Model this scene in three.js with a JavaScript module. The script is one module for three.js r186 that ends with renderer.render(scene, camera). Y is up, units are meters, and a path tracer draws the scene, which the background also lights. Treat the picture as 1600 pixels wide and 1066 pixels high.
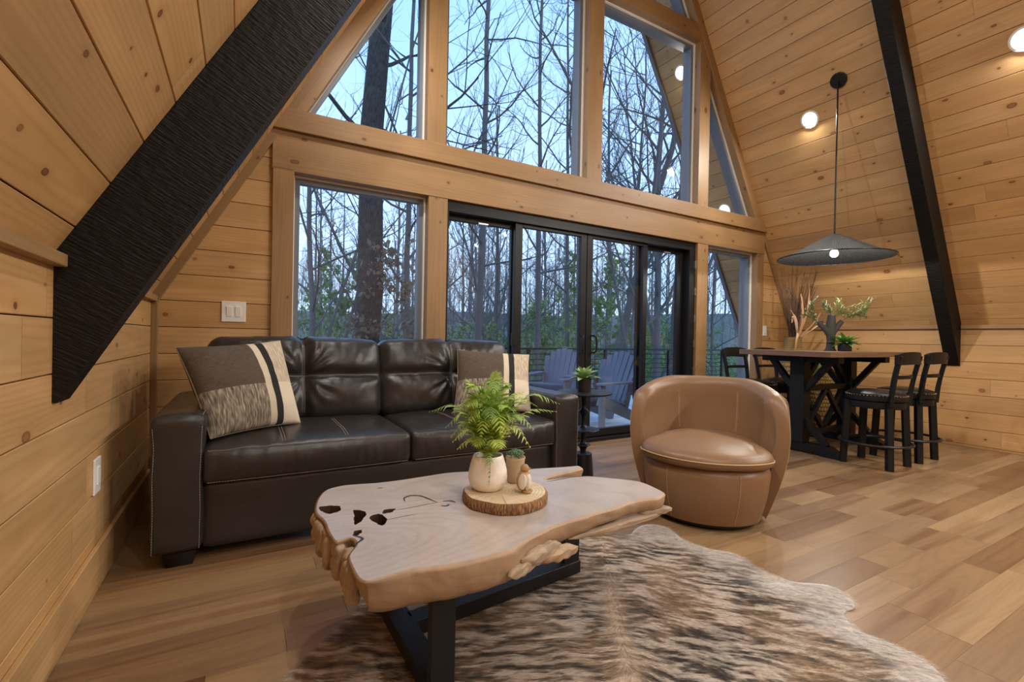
import * as THREE from 'three';
import { mergeGeometries, mergeVertices, toCreasedNormals } from 'three/addons/utils/BufferGeometryUtils.js';
import { RoundedBoxGeometry } from 'three/addons/geometries/RoundedBoxGeometry.js';
import { RectAreaLightUniformsLib } from 'three/addons/lights/RectAreaLightUniformsLib.js';
import { ImprovedNoise } from 'three/addons/math/ImprovedNoise.js';

// ---------------------------------------------------------------- camera, sky, exposure
const scene = new THREE.Scene();
const renderer = new THREE.WebGLRenderer({ antialias: true });
renderer.toneMapping = THREE.LinearToneMapping;
renderer.toneMappingExposure = 1.0;
renderer.shadowMap.enabled = true;
RectAreaLightUniformsLib.init();

const V3 = (x, y, z) => new THREE.Vector3(x, y, z);
const RAD = Math.PI / 180;
const camera = new THREE.PerspectiveCamera(2 * Math.atan(533 / 734.62) / RAD, 1600 / 1066, 0.05, 400);
{
  const yaw = 29.843 * RAD, pitch = -0.2761 * RAD, roll = 1.0962 * RAD;
  const f = V3(Math.sin(yaw) * Math.cos(pitch), Math.sin(pitch), -Math.cos(yaw) * Math.cos(pitch));
  const r = V3(Math.cos(yaw), 0, Math.sin(yaw)), u = r.clone().cross(f);
  const r2 = r.clone().multiplyScalar(Math.cos(roll)).addScaledVector(u, Math.sin(roll));
  const u2 = u.clone().multiplyScalar(Math.cos(roll)).addScaledVector(r, -Math.sin(roll));
  camera.position.set(0, 0.98, 0);
  camera.quaternion.setFromRotationMatrix(new THREE.Matrix4().makeBasis(r2, u2, f.clone().negate()));
}
scene.add(camera);

const LAMP = new THREE.Color().setRGB(1.0, 0.97, 0.90);      // recessed lamps, pendant
const CAN_POWER = 1000;                                        // radiance of each recessed lamp's area light
const SKY = { zenith: [0.24, 0.70, 1.72], horizon: [1.15, 1.58, 2.05] };
{
  const w = 256, h = 128, d = new Float32Array(w * h * 4), n = new ImprovedNoise();
  for (let j = 0; j < h; j++) for (let i = 0; i < w; i++) {
    const el = ((j + 0.5) / h - 0.5) * Math.PI, az = (i / w) * 2 * Math.PI;
    const k = Math.pow(Math.max(0, Math.sin(el)), 0.75);
    const c = 0.06 * n.noise(Math.cos(az) * 2.2 * Math.cos(el) + 5, Math.sin(el) * 5, Math.sin(az) * 2.2 * Math.cos(el));
    for (let q = 0; q < 3; q++) d[(j * w + i) * 4 + q] = Math.max(0, SKY.horizon[q] + (SKY.zenith[q] - SKY.horizon[q]) * k + c);
    d[(j * w + i) * 4 + 3] = 1;
  }
  const t = new THREE.DataTexture(d, w, h, THREE.RGBAFormat, THREE.FloatType);
  t.mapping = THREE.EquirectangularReflectionMapping; t.magFilter = t.minFilter = THREE.LinearFilter;
  t.colorSpace = THREE.LinearSRGBColorSpace; t.needsUpdate = true;
  scene.background = t;
}

// ---------------------------------------------------------------- helpers
function rng(seed) { let a = seed >>> 0; return () => { a = (a + 0x6D2B79F5) >>> 0; let t = a; t = Math.imul(t ^ (t >>> 15), t | 1); t ^= t + Math.imul(t ^ (t >>> 7), t | 61); return ((t ^ (t >>> 14)) >>> 0) / 4294967296; }; }
const NZ = new ImprovedNoise();
const noise = (x, y = 0, z = 0) => NZ.noise(x + 31.7, y + 17.3, z + 5.1);
const fbm = (x, y, z = 0, o = 4) => { let a = 0, s = 1, t = 0; for (let i = 0; i < o; i++) { a += s * noise(x, y, z); t += s; x *= 2.03; y *= 2.03; z += 7.7; s *= 0.5; } return a / t; };
const clamp = (x, a = 0, b = 1) => Math.min(b, Math.max(a, x));
const lerp = (a, b, t) => a + (b - a) * t;
const sstep = (a, b, x) => { const t = clamp((x - a) / (b - a)); return t * t * (3 - 2 * t); };
const mix3 = (a, b, t) => [lerp(a[0], b[0], t), lerp(a[1], b[1], t), lerp(a[2], b[2], t)];

const taken = new Map();
function numbered(name) { const k = taken.get(name) ?? 0; taken.set(name, k + 1); return k ? `${name}_${String(k).padStart(3, '0')}` : name; }
function tag(o, label, category, group, kind) { if (label) o.userData.label = label; if (category) o.userData.category = category; if (group) o.userData.group = group; if (kind) o.userData.kind = kind; return o; }
function shade(o) { o.castShadow = true; o.receiveShadow = true; return o; }
function thing(name, label, category, pos = [0, 0, 0], turn = 0, group, kind) {
  const o = new THREE.Group(); o.name = numbered(name); o.position.set(...pos); o.rotation.y = turn; scene.add(o); return tag(o, label, category, group, kind);
}
function part(parent, name, geo, mat, pos) { const m = shade(new THREE.Mesh(geo, mat)); m.name = parent === scene ? numbered(name) : name; if (pos) m.position.set(...pos); parent.add(m); return m; }
function copyOf(o, pos, turn, label) { const c = o.clone(); c.userData = { ...o.userData }; c.name = numbered(o.name.replace(/_\d{3}$/, '')); c.position.set(...pos); c.rotation.y = turn; if (label) c.userData.label = label; scene.add(c); return c; }
function merged(list) { return mergeGeometries(list.map((g) => { const h = g.index ? g.toNonIndexed() : g; for (const k of Object.keys(h.attributes)) if (!['position', 'normal', 'uv'].includes(k)) h.deleteAttribute(k); if (!h.attributes.uv) h.setAttribute('uv', new THREE.BufferAttribute(new Float32Array(h.attributes.position.count * 2), 2)); return h; })); }
const M4 = (px, py, pz, rx = 0, ry = 0, rz = 0, s = 1) => new THREE.Matrix4().compose(V3(px, py, pz), new THREE.Quaternion().setFromEuler(new THREE.Euler(rx, ry, rz)), Array.isArray(s) ? V3(...s) : V3(s, s, s));

// box with softened edges whose uv are metres, u along its longest side
function box(w, h, d, r = 0.004, uo = 0, vo = 0, sc = 1) {
  const g = new RoundedBoxGeometry(w, h, d, 1, Math.min(r, w / 2.1, h / 2.1, d / 2.1));
  return boxUV(g, uo, vo, sc);
}
function boxUV(g, uo = 0, vo = 0, sc = 1) {
  const p = g.attributes.position, n = g.attributes.normal, uv = new Float32Array(p.count * 2);
  g.computeBoundingBox(); const s = g.boundingBox.getSize(V3()), dims = [s.x, s.y, s.z], long = dims.indexOf(Math.max(...dims));
  for (let i = 0; i < p.count; i++) {
    const P = [p.getX(i), p.getY(i), p.getZ(i)], N = [Math.abs(n.getX(i)), Math.abs(n.getY(i)), Math.abs(n.getZ(i))];
    const ax = N.indexOf(Math.max(...N)); let a = [0, 1, 2].filter((q) => q !== ax); if (a[1] === long) a.reverse();
    uv[2 * i] = (P[a[0]] + uo) * sc; uv[2 * i + 1] = (P[a[1]] + vo) * sc;
  }
  g.setAttribute('uv', new THREE.BufferAttribute(uv, 2)); return g;
}
// bar with a rectangular section between two points
function bar(a, b, w, h, r = 0.003, up = V3(0, 1, 0)) {
  const A = V3(...a), B = V3(...b), d = B.clone().sub(A), L = d.length(); d.normalize();
  let x = up.clone().cross(d); if (x.lengthSq() < 1e-6) x = V3(1, 0, 0); x.normalize(); const y = d.clone().cross(x);
  const g = box(w, h, L, r); g.applyMatrix4(new THREE.Matrix4().makeBasis(x, y, d).setPosition(A.add(B).multiplyScalar(0.5))); return g;
}
// tapered tube through points; rad(t) is its radius
function tube(pts, rad, sides = 8, cap = true) {
  const P = pts.map((p) => (p.isVector3 ? p : V3(...p))), n = P.length, pos = [], uv = [], idx = []; let len = 0, X = null;
  for (let i = 0; i < n; i++) {
    const t = P[Math.min(n - 1, i + 1)].clone().sub(P[Math.max(0, i - 1)]).normalize();
    if (!X) { X = V3(1, 0, 0); if (Math.abs(t.x) > 0.8) X = V3(0, 0, 1); }
    X = X.clone().addScaledVector(t, -X.dot(t)).normalize(); const Y = t.clone().cross(X);
    if (i) len += P[i].distanceTo(P[i - 1]);
    const r = typeof rad === 'number' ? rad : rad(i / (n - 1));
    for (let k = 0; k <= sides; k++) { const a = (k / sides) * 2 * Math.PI, c = Math.cos(a) * r, s = Math.sin(a) * r; pos.push(P[i].x + X.x * c + Y.x * s, P[i].y + X.y * c + Y.y * s, P[i].z + X.z * c + Y.z * s); uv.push((k / sides) * 2 * Math.PI * Math.max(r, 0.002), len); }
  }
  const m = sides + 1;
  for (let i = 0; i < n - 1; i++) for (let k = 0; k < sides; k++) { const a = i * m + k; idx.push(a, a + 1, a + m, a + 1, a + m + 1, a + m); }
  if (cap) for (const [i, f] of [[0, 1], [n - 1, 0]]) for (let k = 1; k < sides - 1; k++) { const a = i * m; f ? idx.push(a, a + k + 1, a + k) : idx.push(a, a + k, a + k + 1); }
  const g = new THREE.BufferGeometry(); g.setAttribute('position', new THREE.Float32BufferAttribute(pos, 3)); g.setAttribute('uv', new THREE.Float32BufferAttribute(uv, 2)); g.setIndex(idx); g.computeVertexNormals(); return g;
}
const curve = (pts, n = 24) => new THREE.CatmullRomCurve3(pts.map((p) => V3(...p)), false, 'centripetal').getPoints(n);
const lathe = (pts, seg = 48) => new THREE.LatheGeometry(pts.map((p) => new THREE.Vector2(p[0], p[1])), seg);
// rounded, finely divided box; bend(p, n) may move each point
function soft(w, h, d, r, seg, bend) {
  const s = Array.isArray(seg) ? seg : [seg, seg, seg], g0 = new THREE.BoxGeometry(w, h, d, ...s); g0.deleteAttribute('normal');
  const uvs = g0.attributes.uv; g0.deleteAttribute('uv'); void uvs;
  const g = mergeVertices(g0, 1e-5), p = g.attributes.position, q = V3(), c = V3(), hx = w / 2 - r, hy = h / 2 - r, hz = d / 2 - r;
  for (let i = 0; i < p.count; i++) {
    q.fromBufferAttribute(p, i); c.set(clamp(q.x, -hx, hx), clamp(q.y, -hy, hy), clamp(q.z, -hz, hz));
    const nn = q.clone().sub(c); if (nn.lengthSq() > 1e-12) { nn.normalize(); q.copy(c).addScaledVector(nn, r); }
    if (bend) bend(q, nn, i);
    p.setXYZ(i, q.x, q.y, q.z);
  }
  g.computeVertexNormals(); return boxUV(g);
}

// ---------------------------------------------------------------- textures
function dataTex(w, h, fn, srgb = true, sx = 1, sy = 1) {
  const d = new Uint8Array(w * h * 4);
  for (let j = 0; j < h; j++) for (let i = 0; i < w; i++) { const c = fn(i, j), o = (j * w + i) * 4; if (c.length) { d[o] = clamp(c[0]) * 255; d[o + 1] = clamp(c[1]) * 255; d[o + 2] = clamp(c[2]) * 255; } else d[o] = d[o + 1] = d[o + 2] = clamp(c) * 255; d[o + 3] = 255; }
  const t = new THREE.DataTexture(d, w, h, THREE.RGBAFormat); t.magFilter = THREE.LinearFilter; t.minFilter = THREE.LinearMipmapLinearFilter; t.generateMipmaps = true;
  t.wrapS = t.wrapT = THREE.RepeatWrapping; t.repeat.set(sx, sy); if (srgb) t.colorSpace = THREE.SRGBColorSpace; t.needsUpdate = true; return t;
}
const BW = 0.1625;                 // board pitch of walls and ceiling
const PINE_L = 3.2, PINE_ROWS = 8; // the pine sheet holds eight boards of 3.2 m
const pineTex = (() => {
  const R = rng(11), rows = [];
  for (let k = 0; k < PINE_ROWS; k++) {
    const kn = []; const m = 4 + Math.floor(R() * 4);
    for (let i = 0; i < m; i++) kn.push({ u: R() * PINE_L, v: 0.012 + R() * (BW - 0.024), r: R() < 0.16 ? 0.012 + R() * 0.009 : 0.003 + R() * 0.006, s: 0.9 + R() * 1.1, d: 0.45 + R() * 0.55 });
    rows.push({ kn, vc: -0.05 + R() * 0.26, uc: R() * PINE_L, fr: 42 + R() * 30, tone: 0.95 + R() * 0.1, st: 0.02 + R() * 0.025 });
  }
  const W = 2048, H = 1024;
  const t = dataTex(W, H, (i, j) => {
    const k = Math.floor(j / (H / PINE_ROWS)), b = rows[k], u = (i / W) * PINE_L, v = ((j % (H / PINE_ROWS)) / (H / PINE_ROWS)) * BW;
    let warp = 0.014 * noise(u * 1.1, k * 9.1, 1) + 0.004 * noise(u * 5, v * 22, k * 3.3), dark = 0, core = 0, halo = 0;
    for (const q of b.kn) {
      const du = (u - q.u) / q.s, dv = v - q.v, dd = Math.hypot(du, dv) / q.r; if (dd > 7) continue;
      warp += q.r * 1.1 * Math.sign(dv || 1) * Math.exp(-dd * dd / 7); halo = Math.max(halo, q.d * Math.exp(-dd * dd / 5));
      if (dd < 1.35) { const wob = dd + 0.12 * noise(u * 160, v * 160, k); core = Math.max(core, q.d * sstep(1.12, 0.85, wob)); dark = Math.max(dark, q.d * Math.exp(-Math.pow((wob - 0.98) / 0.16, 2))); }
    }
    const t0 = Math.hypot(v - b.vc + warp, (u - b.uc) * b.st) * b.fr, ring = Math.pow(0.5 + 0.5 * Math.sin(t0 * 6.283 + 2 * noise(u * 3, v * 30, k)), 2.2);
    const fib = noise(u * 9, v * 620, k) * 0.5 + noise(u * 30, v * 1100, k + 9) * 0.5, blot = fbm(u * 1.6, v * 9, k * 5, 3);
    let l = b.tone * (1 + 0.13 * blot + 0.03 * fib - 0.034 * ring);
    let c = [0.79 * l, 0.645 * l * (1 - 0.02 * ring), 0.455 * l * (1 - 0.05 * ring + 0.05 * blot)];
    c = mix3(c, [0.62, 0.43, 0.25], 0.45 * halo);
    c = mix3(c, [0.50 + 0.05 * noise(u * 90, v * 90), 0.31, 0.17], 0.9 * core); c = mix3(c, [0.22, 0.12, 0.07], 0.8 * dark);
    return c;
  });
  t.wrapS = THREE.MirroredRepeatWrapping; t.repeat.set(1 / PINE_L, 1 / (BW * PINE_ROWS)); return t;
})();
const FL_L = 2.4, FL_W = 1.016;
const floorTex = (() => {
  const W = 2048, H = 1024;
  const t = dataTex(W, H, (i, j) => {
    const u = (i / W) * FL_L, v = (j / H) * FL_W, k = Math.floor(v / 0.127), vv = v - k * 0.127;
    const warp = 0.05 * noise(u * 1.3, k * 4.7) + 0.012 * noise(u * 4, vv * 20, k), t0 = Math.hypot(vv - 0.06 + warp, (u - 1.2) * 0.03 * (1 + (k % 3))) * 60;
    const ring = Math.pow(0.5 + 0.5 * Math.sin(t0 * 6.283), 3), str = fbm(u * 0.8, v * 28, k * 3, 4), fib = noise(u * 14, v * 700), pore = sstep(0.45, 0.7, noise(u * 20, v * 420, 3)), blot = fbm(u * 2.2, v * 7, k, 3);
    const heart = sstep(0.10, 0.38, fbm(u * 0.7 + k * 7, v * 16, 4, 2));
    const l = 1 + 0.09 * str + 0.03 * fib - 0.04 * ring + 0.06 * blot - 0.06 * pore;
    return mix3([0.86 * l, 0.715 * l, 0.545 * l], [0.70 * l, 0.50 * l, 0.345 * l], 0.5 * heart);
  });
  t.wrapS = THREE.MirroredRepeatWrapping; t.wrapT = THREE.MirroredRepeatWrapping; t.repeat.set(1 / FL_L, 1 / FL_W); return t;
})();

// ---------------------------------------------------------------- common materials
const std = (o) => new THREE.MeshPhysicalMaterial(o);
const lin = (r, g, b) => new THREE.Color().setRGB(r, g, b);
const pine = [[1, 1, 1], [1.05, 1.02, 0.97], [0.95, 0.91, 0.86], [1.0, 0.95, 0.87], [0.91, 0.89, 0.86]].map((c) => std({ map: pineTex, color: lin(0.91 * c[0], 0.875 * c[1], 0.83 * c[2]), roughness: 0.52 }));
const pineTrim = std({ map: pineTex, color: lin(0.50, 0.46, 0.415), roughness: 0.5 });
const floorMats = [[1, 0.98, 0.97], [0.9, 0.85, 0.8], [1.14, 1.14, 1.14], [0.78, 0.70, 0.65], [0.99, 0.9, 0.82], [0.88, 0.86, 0.87], [0.66, 0.57, 0.51], [1.08, 1.07, 1.0], [0.84, 0.79, 0.76]].map((c) => std({ map: floorTex, color: lin(0.41 * c[0], 0.395 * c[1], 0.38 * c[2]), roughness: 0.34, specularIntensity: 0.8 }));
const darkGap = std({ color: lin(0.035, 0.022, 0.012), roughness: 0.9 });
const blackFrame = std({ color: lin(0.009, 0.009, 0.0105), roughness: 0.42, specularIntensity: 0.5 });
const greyFrame = std({ color: lin(0.16, 0.175, 0.20), roughness: 0.5 });
const whitePlastic = std({ color: lin(0.78, 0.77, 0.74), roughness: 0.35 });
const glassMat = std({ color: lin(1, 1, 1), roughness: 0.0, transmission: 1, thickness: 0, ior: 1.5 });
const steel = std({ color: lin(0.55, 0.56, 0.58), roughness: 0.35, metalness: 0.9 });
// ================================================================ ROOM
const XL = -0.475, XR = 6.197, ZE = -3.505, SL = 1.811, NN = Math.hypot(SL, 1), YK = 1.193, XLR = -0.48, XRR = 6.217, ZB = 4.2, ZO = -4.23;
const XC = (XLR + XRR) / 2, YR = YK + SL * (XC - XLR), SLEN = (YR - YK) / SL * NN;     // ridge and slope length
const roofXL = (y) => XLR + (y - YK) / SL, roofXR = (y) => XRR - (y - YK) / SL;

// a board lying in its plane: x along, y across, front face at z = 0; ends may be cut aslant
function plank(x0b, x0t, x1b, x1t, y0, y1, th, ch, uo, vo) {
  const q = (t) => [lerp(x0b, x0t, t), lerp(x1b, x1t, t)], W = y1 - y0, tt = [0, ch / W, 1 - ch / W, 1], pos = [], uv = [], nor = [];
  const P = (t, e, z) => { const x = q(t)[e]; return [x, y0 + W * t, z]; };
  const quad = (a, b, c, d) => { const n = V3(b[0] - a[0], b[1] - a[1], b[2] - a[2]).cross(V3(d[0] - a[0], d[1] - a[1], d[2] - a[2])).normalize(); for (const v of [a, b, c, a, c, d]) { pos.push(...v); nor.push(n.x, n.y, n.z); uv.push(v[0] + uo, v[1] - y0 + vo + (Math.abs(n.z) < 0.3 ? v[2] * 0.3 : 0)); } };
  quad(P(tt[1], 0, 0), P(tt[1], 1, 0), P(tt[2], 1, 0), P(tt[2], 0, 0));
  quad(P(0, 0, -ch), P(0, 1, -ch), P(tt[1], 1, 0), P(tt[1], 0, 0)); quad(P(tt[2], 0, 0), P(tt[2], 1, 0), P(1, 1, -ch), P(1, 0, -ch));
  quad(P(0, 0, -th), P(0, 1, -th), P(0, 1, -ch), P(0, 0, -ch)); quad(P(1, 0, -ch), P(1, 1, -ch), P(1, 1, -th), P(1, 0, -th));
  quad(P(0, 0, -th), P(0, 0, -ch), P(1, 0, -ch), P(1, 0, -th)); quad(P(0, 1, -ch), P(0, 1, -th), P(1, 1, -th), P(1, 1, -ch));
  const g = new THREE.BufferGeometry(); g.setAttribute('position', new THREE.Float32BufferAttribute(pos, 3)); g.setAttribute('normal', new THREE.Float32BufferAttribute(nor, 3)); g.setAttribute('uv', new THREE.Float32BufferAttribute(uv, 2)); return g;
}
function frame(o, origin, ex, ey, ez) { o.matrixAutoUpdate = true; new THREE.Matrix4().makeBasis(ex, ey, ez).setPosition(...origin).decompose(o.position, o.quaternion, o.scale); return o; }
const Z1 = V3(0, 0, 1), Y1 = V3(0, 1, 0), X1 = V3(1, 0, 0);
// rows of boards; clip(y) gives [from, to] along the board at height y
function boards(parent, y0, y1, pitch, first, clip, R, { gap = 0.0035, th = 0.018, ch = 0.002, lens = [1.5, 3.1], mats = pine, name = 'plank', minL = 0.25, rowW = null } = {}) {
  let k = 0;
  for (let a = first; a < y1 - 0.004; a += pitch, k++) {
    const b = Math.min(y1, a + pitch) - gap, aa = Math.max(y0, a); if (b - aa < 0.012) continue;
    const [s0, e0] = clip(aa), [s1, e1] = clip(b); let x = Math.min(s0, s1); const end = Math.max(e0, e1); let start = true;
    if (end - x < 0.01) continue;
    while (x < end - 1e-4) {
      let n = x + lerp(lens[0], lens[1], R()); if (start && end - x > lens[1]) n = x + lerp(0.3, 1, R()) * lens[1]; if (end - n < minL) n = end;
      const last = n >= end, row = Math.floor(R() * PINE_ROWS), L = n - x, uo = R() * Math.max(0, PINE_L - L) - x;
      const g = plank(start ? s0 : x, start ? s1 : x, last ? e0 : n - 0.0012, last ? e1 : n - 0.0012, aa, b, th, ch, uo, mats === floorMats ? Math.floor(R() * 8) * 0.127 : row * BW + Math.max(0, aa - a));
      part(parent, name, g, mats[Math.floor(R() * mats.length)]); x = n; start = false;
    }
  }
}
function slab(parent, w, h, d, mat, pos, name = 'backing') { return part(parent, name, new THREE.BoxGeometry(w, h, d), mat, pos); }

// floor ---------------------------------------------------------
const floor = tag(new THREE.Group(), 'light brown hardwood floor of mixed-tone planks running along the windows', 'floor', null, 'structure'); floor.name = 'floor'; scene.add(floor);
{
  frame(floor, [0, 0, 0], X1, V3(0, 0, -1), Y1);                                  // local y runs towards the window wall
  boards(floor, -0.95, 3.6, 0.127, -0.95, () => [XL, XR], rng(5), { gap: 0.0003, th: 0.016, ch: 0.0004, lens: [0.35, 1.25], mats: floorMats, minL: 0.2 });
  slab(floor, XR - XL + 0.4, 8.0, 0.2, darkGap, [(XL + XR) / 2, -0.3, -0.117]);
  slab(floor, XR - XL, 3.25, 0.016, floorMats[0], [(XL + XR) / 2, -2.58, -0.008], 'rear_floor');
}
// sloping ceilings ------------------------------------------------
function slope(side) {
  const left = side === 'left', g = tag(new THREE.Group(), left ? 'sloping honey pine plank ceiling above the low wall behind the sofa arm' : 'sloping knotty pine plank ceiling above the dining table', 'ceiling', null, 'structure');
  g.name = 'ceiling_' + side; scene.add(g); const o = [left ? XLR : XRR, YK, 0];
  if (left) frame(g, o, V3(0, 0, -1), V3(1, SL, 0).normalize(), V3(SL, -1, 0).normalize()); else frame(g, o, V3(0, 0, 1), V3(-1, SL, 0).normalize(), V3(-SL, -1, 0).normalize());
  const inner = left ? [-ZB, -ZE + 0.02] : [ZE - 0.02, ZB], outer = left ? [-ZE + 0.17, -ZO] : [ZO, ZE - 0.17];
  boards(g, -0.02, SLEN, 0.163, left ? 0.105 - 0.163 : 0.235 - 0.326, () => inner, rng(left ? 21 : 22), { lens: [1.6, 3.1] });
  if (!left) boards(g, -0.9, SLEN - 1.2, 0.163, 0.235 - 0.163 * 7, () => outer, rng(23), { name: 'soffit_plank', lens: [2, 3] });
  slab(g, ZB - ZO + 0.1, SLEN + 1.1, 0.22, darkGap, [(left ? -1 : 1) * (ZB + ZO) / 2, SLEN / 2 - 0.45, -0.132]);
  part(g, 'fascia', box(0.05, SLEN + 1.0, 0.26, 0.004), greyFrame, [(left ? -1 : 1) * (ZO - 0.03), SLEN / 2 - 0.45, -0.10]);
  return g;
}
slope('left'); slope('right');
// low side walls --------------------------------------------------
for (const side of ['left', 'right']) {
  const left = side === 'left', g = tag(new THREE.Group(), left ? 'low pine plank wall beside the black sofa with its cap ledge' : 'low pine plank wall behind the dining stools with its cap ledge', 'wall', null, 'structure');
  g.name = 'wall_' + side; scene.add(g);
  if (left) frame(g, [XL, 0, 0], V3(0, 0, -1), Y1, X1); else frame(g, [XR, 0, 0], Z1, Y1, V3(-1, 0, 0));
  const run = left ? [-ZB, -ZE] : [ZE, ZB];
  boards(g, 0, YK, 0.1625, left ? 1.0165 - 0.1625 * 7 : 1.003 - 0.1625 * 7, () => run, rng(left ? 31 : 32), { lens: left ? [1.8, 3.1] : [0.9, 2.6] });
  slab(g, 7.9, 1.3, 0.12, darkGap, [left ? -0.35 : 0.35, 0.6, -0.079]);
  // cap ledge, in the lengths between the rafters
  const zs = [[ZE, -1.955], [-1.83, ZB]];
  for (const [a, b] of zs) part(g, 'ledge', box(b - a, 0.037, 0.05, 0.004, a, 0.02), pineTrim, [(left ? -1 : 1) * (a + b) / 2, 1.181, 0.008]);
}
{ const b = part(scene, 'baseboard_left', box(ZB - ZE - 0.02, 0.165, 0.017, 0.004, 0, 0.33), pine[0], [-0.4665, 0.0825, (ZB + ZE) / 2]); b.rotation.y = Math.PI / 2; tag(b, 'plain pine skirting board along the low wall beside the sofa', 'skirting', null, 'structure'); }
// black rafters ---------------------------------------------------
const beamBump = dataTex(1024, 256, (i, j) => 0.5 + 0.5 * 0.9 * fbm(i / 7, j / 70, 3, 3) + 0.35 * fbm(i / 40, j / 30, 8, 3), false, 1 / 1.0, 1 / 0.25);
const beamMat = std({ color: lin(0.0085, 0.0072, 0.0062), roughness: 0.5, bumpMap: beamBump, bumpScale: 0.005, specularIntensity: 0.38 });
for (const side of ['left', 'right']) {
  const left = side === 'left', dep = 0.212, dv = dep * NN, sx = left ? 1 : -1, x0 = left ? XL : XR;
  // outline in the x-y plane: from the tip on the low wall, up the wall, along the ceiling to the ridge and back underneath
  const yTop = YK + SL * Math.abs(x0 - (left ? XLR : XRR)) - 0.004, yTip = yTop - dv;
  const pts = [[x0, yTip + 0.012], [x0, yTop], [XC, YR - 0.02], [XC, YR - dv], [x0 + sx * 0.012, yTip + 0.012]];
  const sh = new THREE.Shape(pts.map((p) => new THREE.Vector2(...p)));
  const g = new THREE.ExtrudeGeometry(sh, { depth: 0.104, bevelEnabled: true, bevelThickness: 0.003, bevelSize: 0.003, bevelSegments: 1, steps: 1 });
  // grain runs along the rafter
  const p = g.attributes.position, n = g.attributes.normal, uv = g.attributes.uv, a = Math.atan2(SL, sx);
  for (let i = 0; i < p.count; i++) { const X = p.getX(i), Y = p.getY(i); uv.setXY(i, X * Math.cos(a) + Y * Math.sin(a), -X * Math.sin(a) + Y * Math.cos(a) + (Math.abs(n.getZ(i)) < 0.5 ? p.getZ(i) : 0)); }
  const m = part(scene, 'beam_' + side, g, beamMat, [0, 0, -1.943]);
  tag(m, left ? 'rough-sawn black rafter slanting down to the low wall beside the sofa' : 'black rafter slanting down the ceiling to the low wall behind the stools', 'rafter', null, 'structure');
}
// window wall -----------------------------------------------------
const wallEnd = tag(new THREE.Group(), 'pine framed window wall of the gable with plank panels at its sides', 'wall', null, 'structure'); wallEnd.name = 'wall_end'; scene.add(wallEnd);
{
  const R = rng(41), z0 = ZE - 0.022;
  const gL = new THREE.Group(); gL.name = 'plank_panel'; gL.position.set(0, 0, z0); wallEnd.add(gL);
  boards(gL, 0, 2.3, 0.1628, 1.0145 - 0.1628 * 7, (y) => [Math.max(XL, roofXL(y)), 0.2], R, { lens: [2, 3] });
  const gR = new THREE.Group(); gR.name = 'plank_panel'; gR.position.set(0, 0, z0); wallEnd.add(gR);
  boards(gR, 0, 2.3, 0.1628, 1.0145 - 0.1628 * 7, (y) => [5.5, Math.min(XR, roofXR(y))], R, { lens: [2, 3] });
  // solid wall behind the panels, following the slope
  for (const s of [0, 1]) { const P = s ? [[5.47, -0.1], [XR + 0.05, -0.1], [XR + 0.05, YK], [roofXR(2.4) + 0.05, 2.4], [5.47, 2.4]] : [[0.27, -0.1], [0.27, 2.4], [roofXL(2.4) - 0.05, 2.4], [XL - 0.05, YK], [XL - 0.05, -0.1]];
    const g = new THREE.ExtrudeGeometry(new THREE.Shape(P.map((p) => new THREE.Vector2(...p))), { depth: 0.13, bevelEnabled: false }); part(wallEnd, 'backing', g, darkGap, [0, 0, ZE - 0.175]); }
}
let trimNo = 0;
// a piece of pine casing: x, y extent, thickness forward of the wall plane by p, back to z = -3.66
function trim(x0, x1, y0, y1, label, p = 0, back = 0.165) {
  const L = Math.max(x1 - x0, y1 - y0), g = box(x1 - x0, y1 - y0, back + p, 0.003, (trimNo * 0.73) % 1.2, ((trimNo * 3) % 8) * BW + 0.08);
  const m = part(scene, 'trim_' + (++trimNo), g, pineTrim, [(x0 + x1) / 2, (y0 + y1) / 2, ZE + p - (back + p) / 2]); void L;
  return tag(m, label, 'window trim', null, 'structure');
}
trim(0.16, 0.29, 0, 2.10, 'pine casing between the light switch and the window behind the sofa', 0.004);
trim(1.24, 1.40, 0, 2.08, 'pine post between the window behind the sofa and the black sliding door');
trim(4.36, 4.535, 0, 2.08, 'pine post between the black sliding door and the narrow window');
trim(5.45, 5.58, 0, 2.08, 'pine casing between the narrow window and the dried branches');
trim(0.155, 5.585, 2.08, 2.345, 'long pine header board above the sliding door', 0.004);
trim(roofXL(2.42) - 0.05, roofXR(2.42) + 0.05, 2.345, 2.49, 'long pine ledger running under the upper windows', 0.035, 0.165);
trim(1.22, 1.375, 2.49, 4.31, 'pine post between the left gable triangle and the middle upper window');
trim(2.79, 2.965, 2.49, 4.31, 'pine post between the two large upper windows');
trim(4.345, 4.515, 2.49, 4.31, 'pine post beside the slim right gable triangle');
trim(roofXL(4.45) - 0.05, roofXR(4.45) + 0.05, 4.31, 4.475, 'pine crosspiece along the top of the upper windows', 0.006);
trim(2.79, 2.965, 4.475, 6.9, 'pine post of the topmost gable windows');
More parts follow.
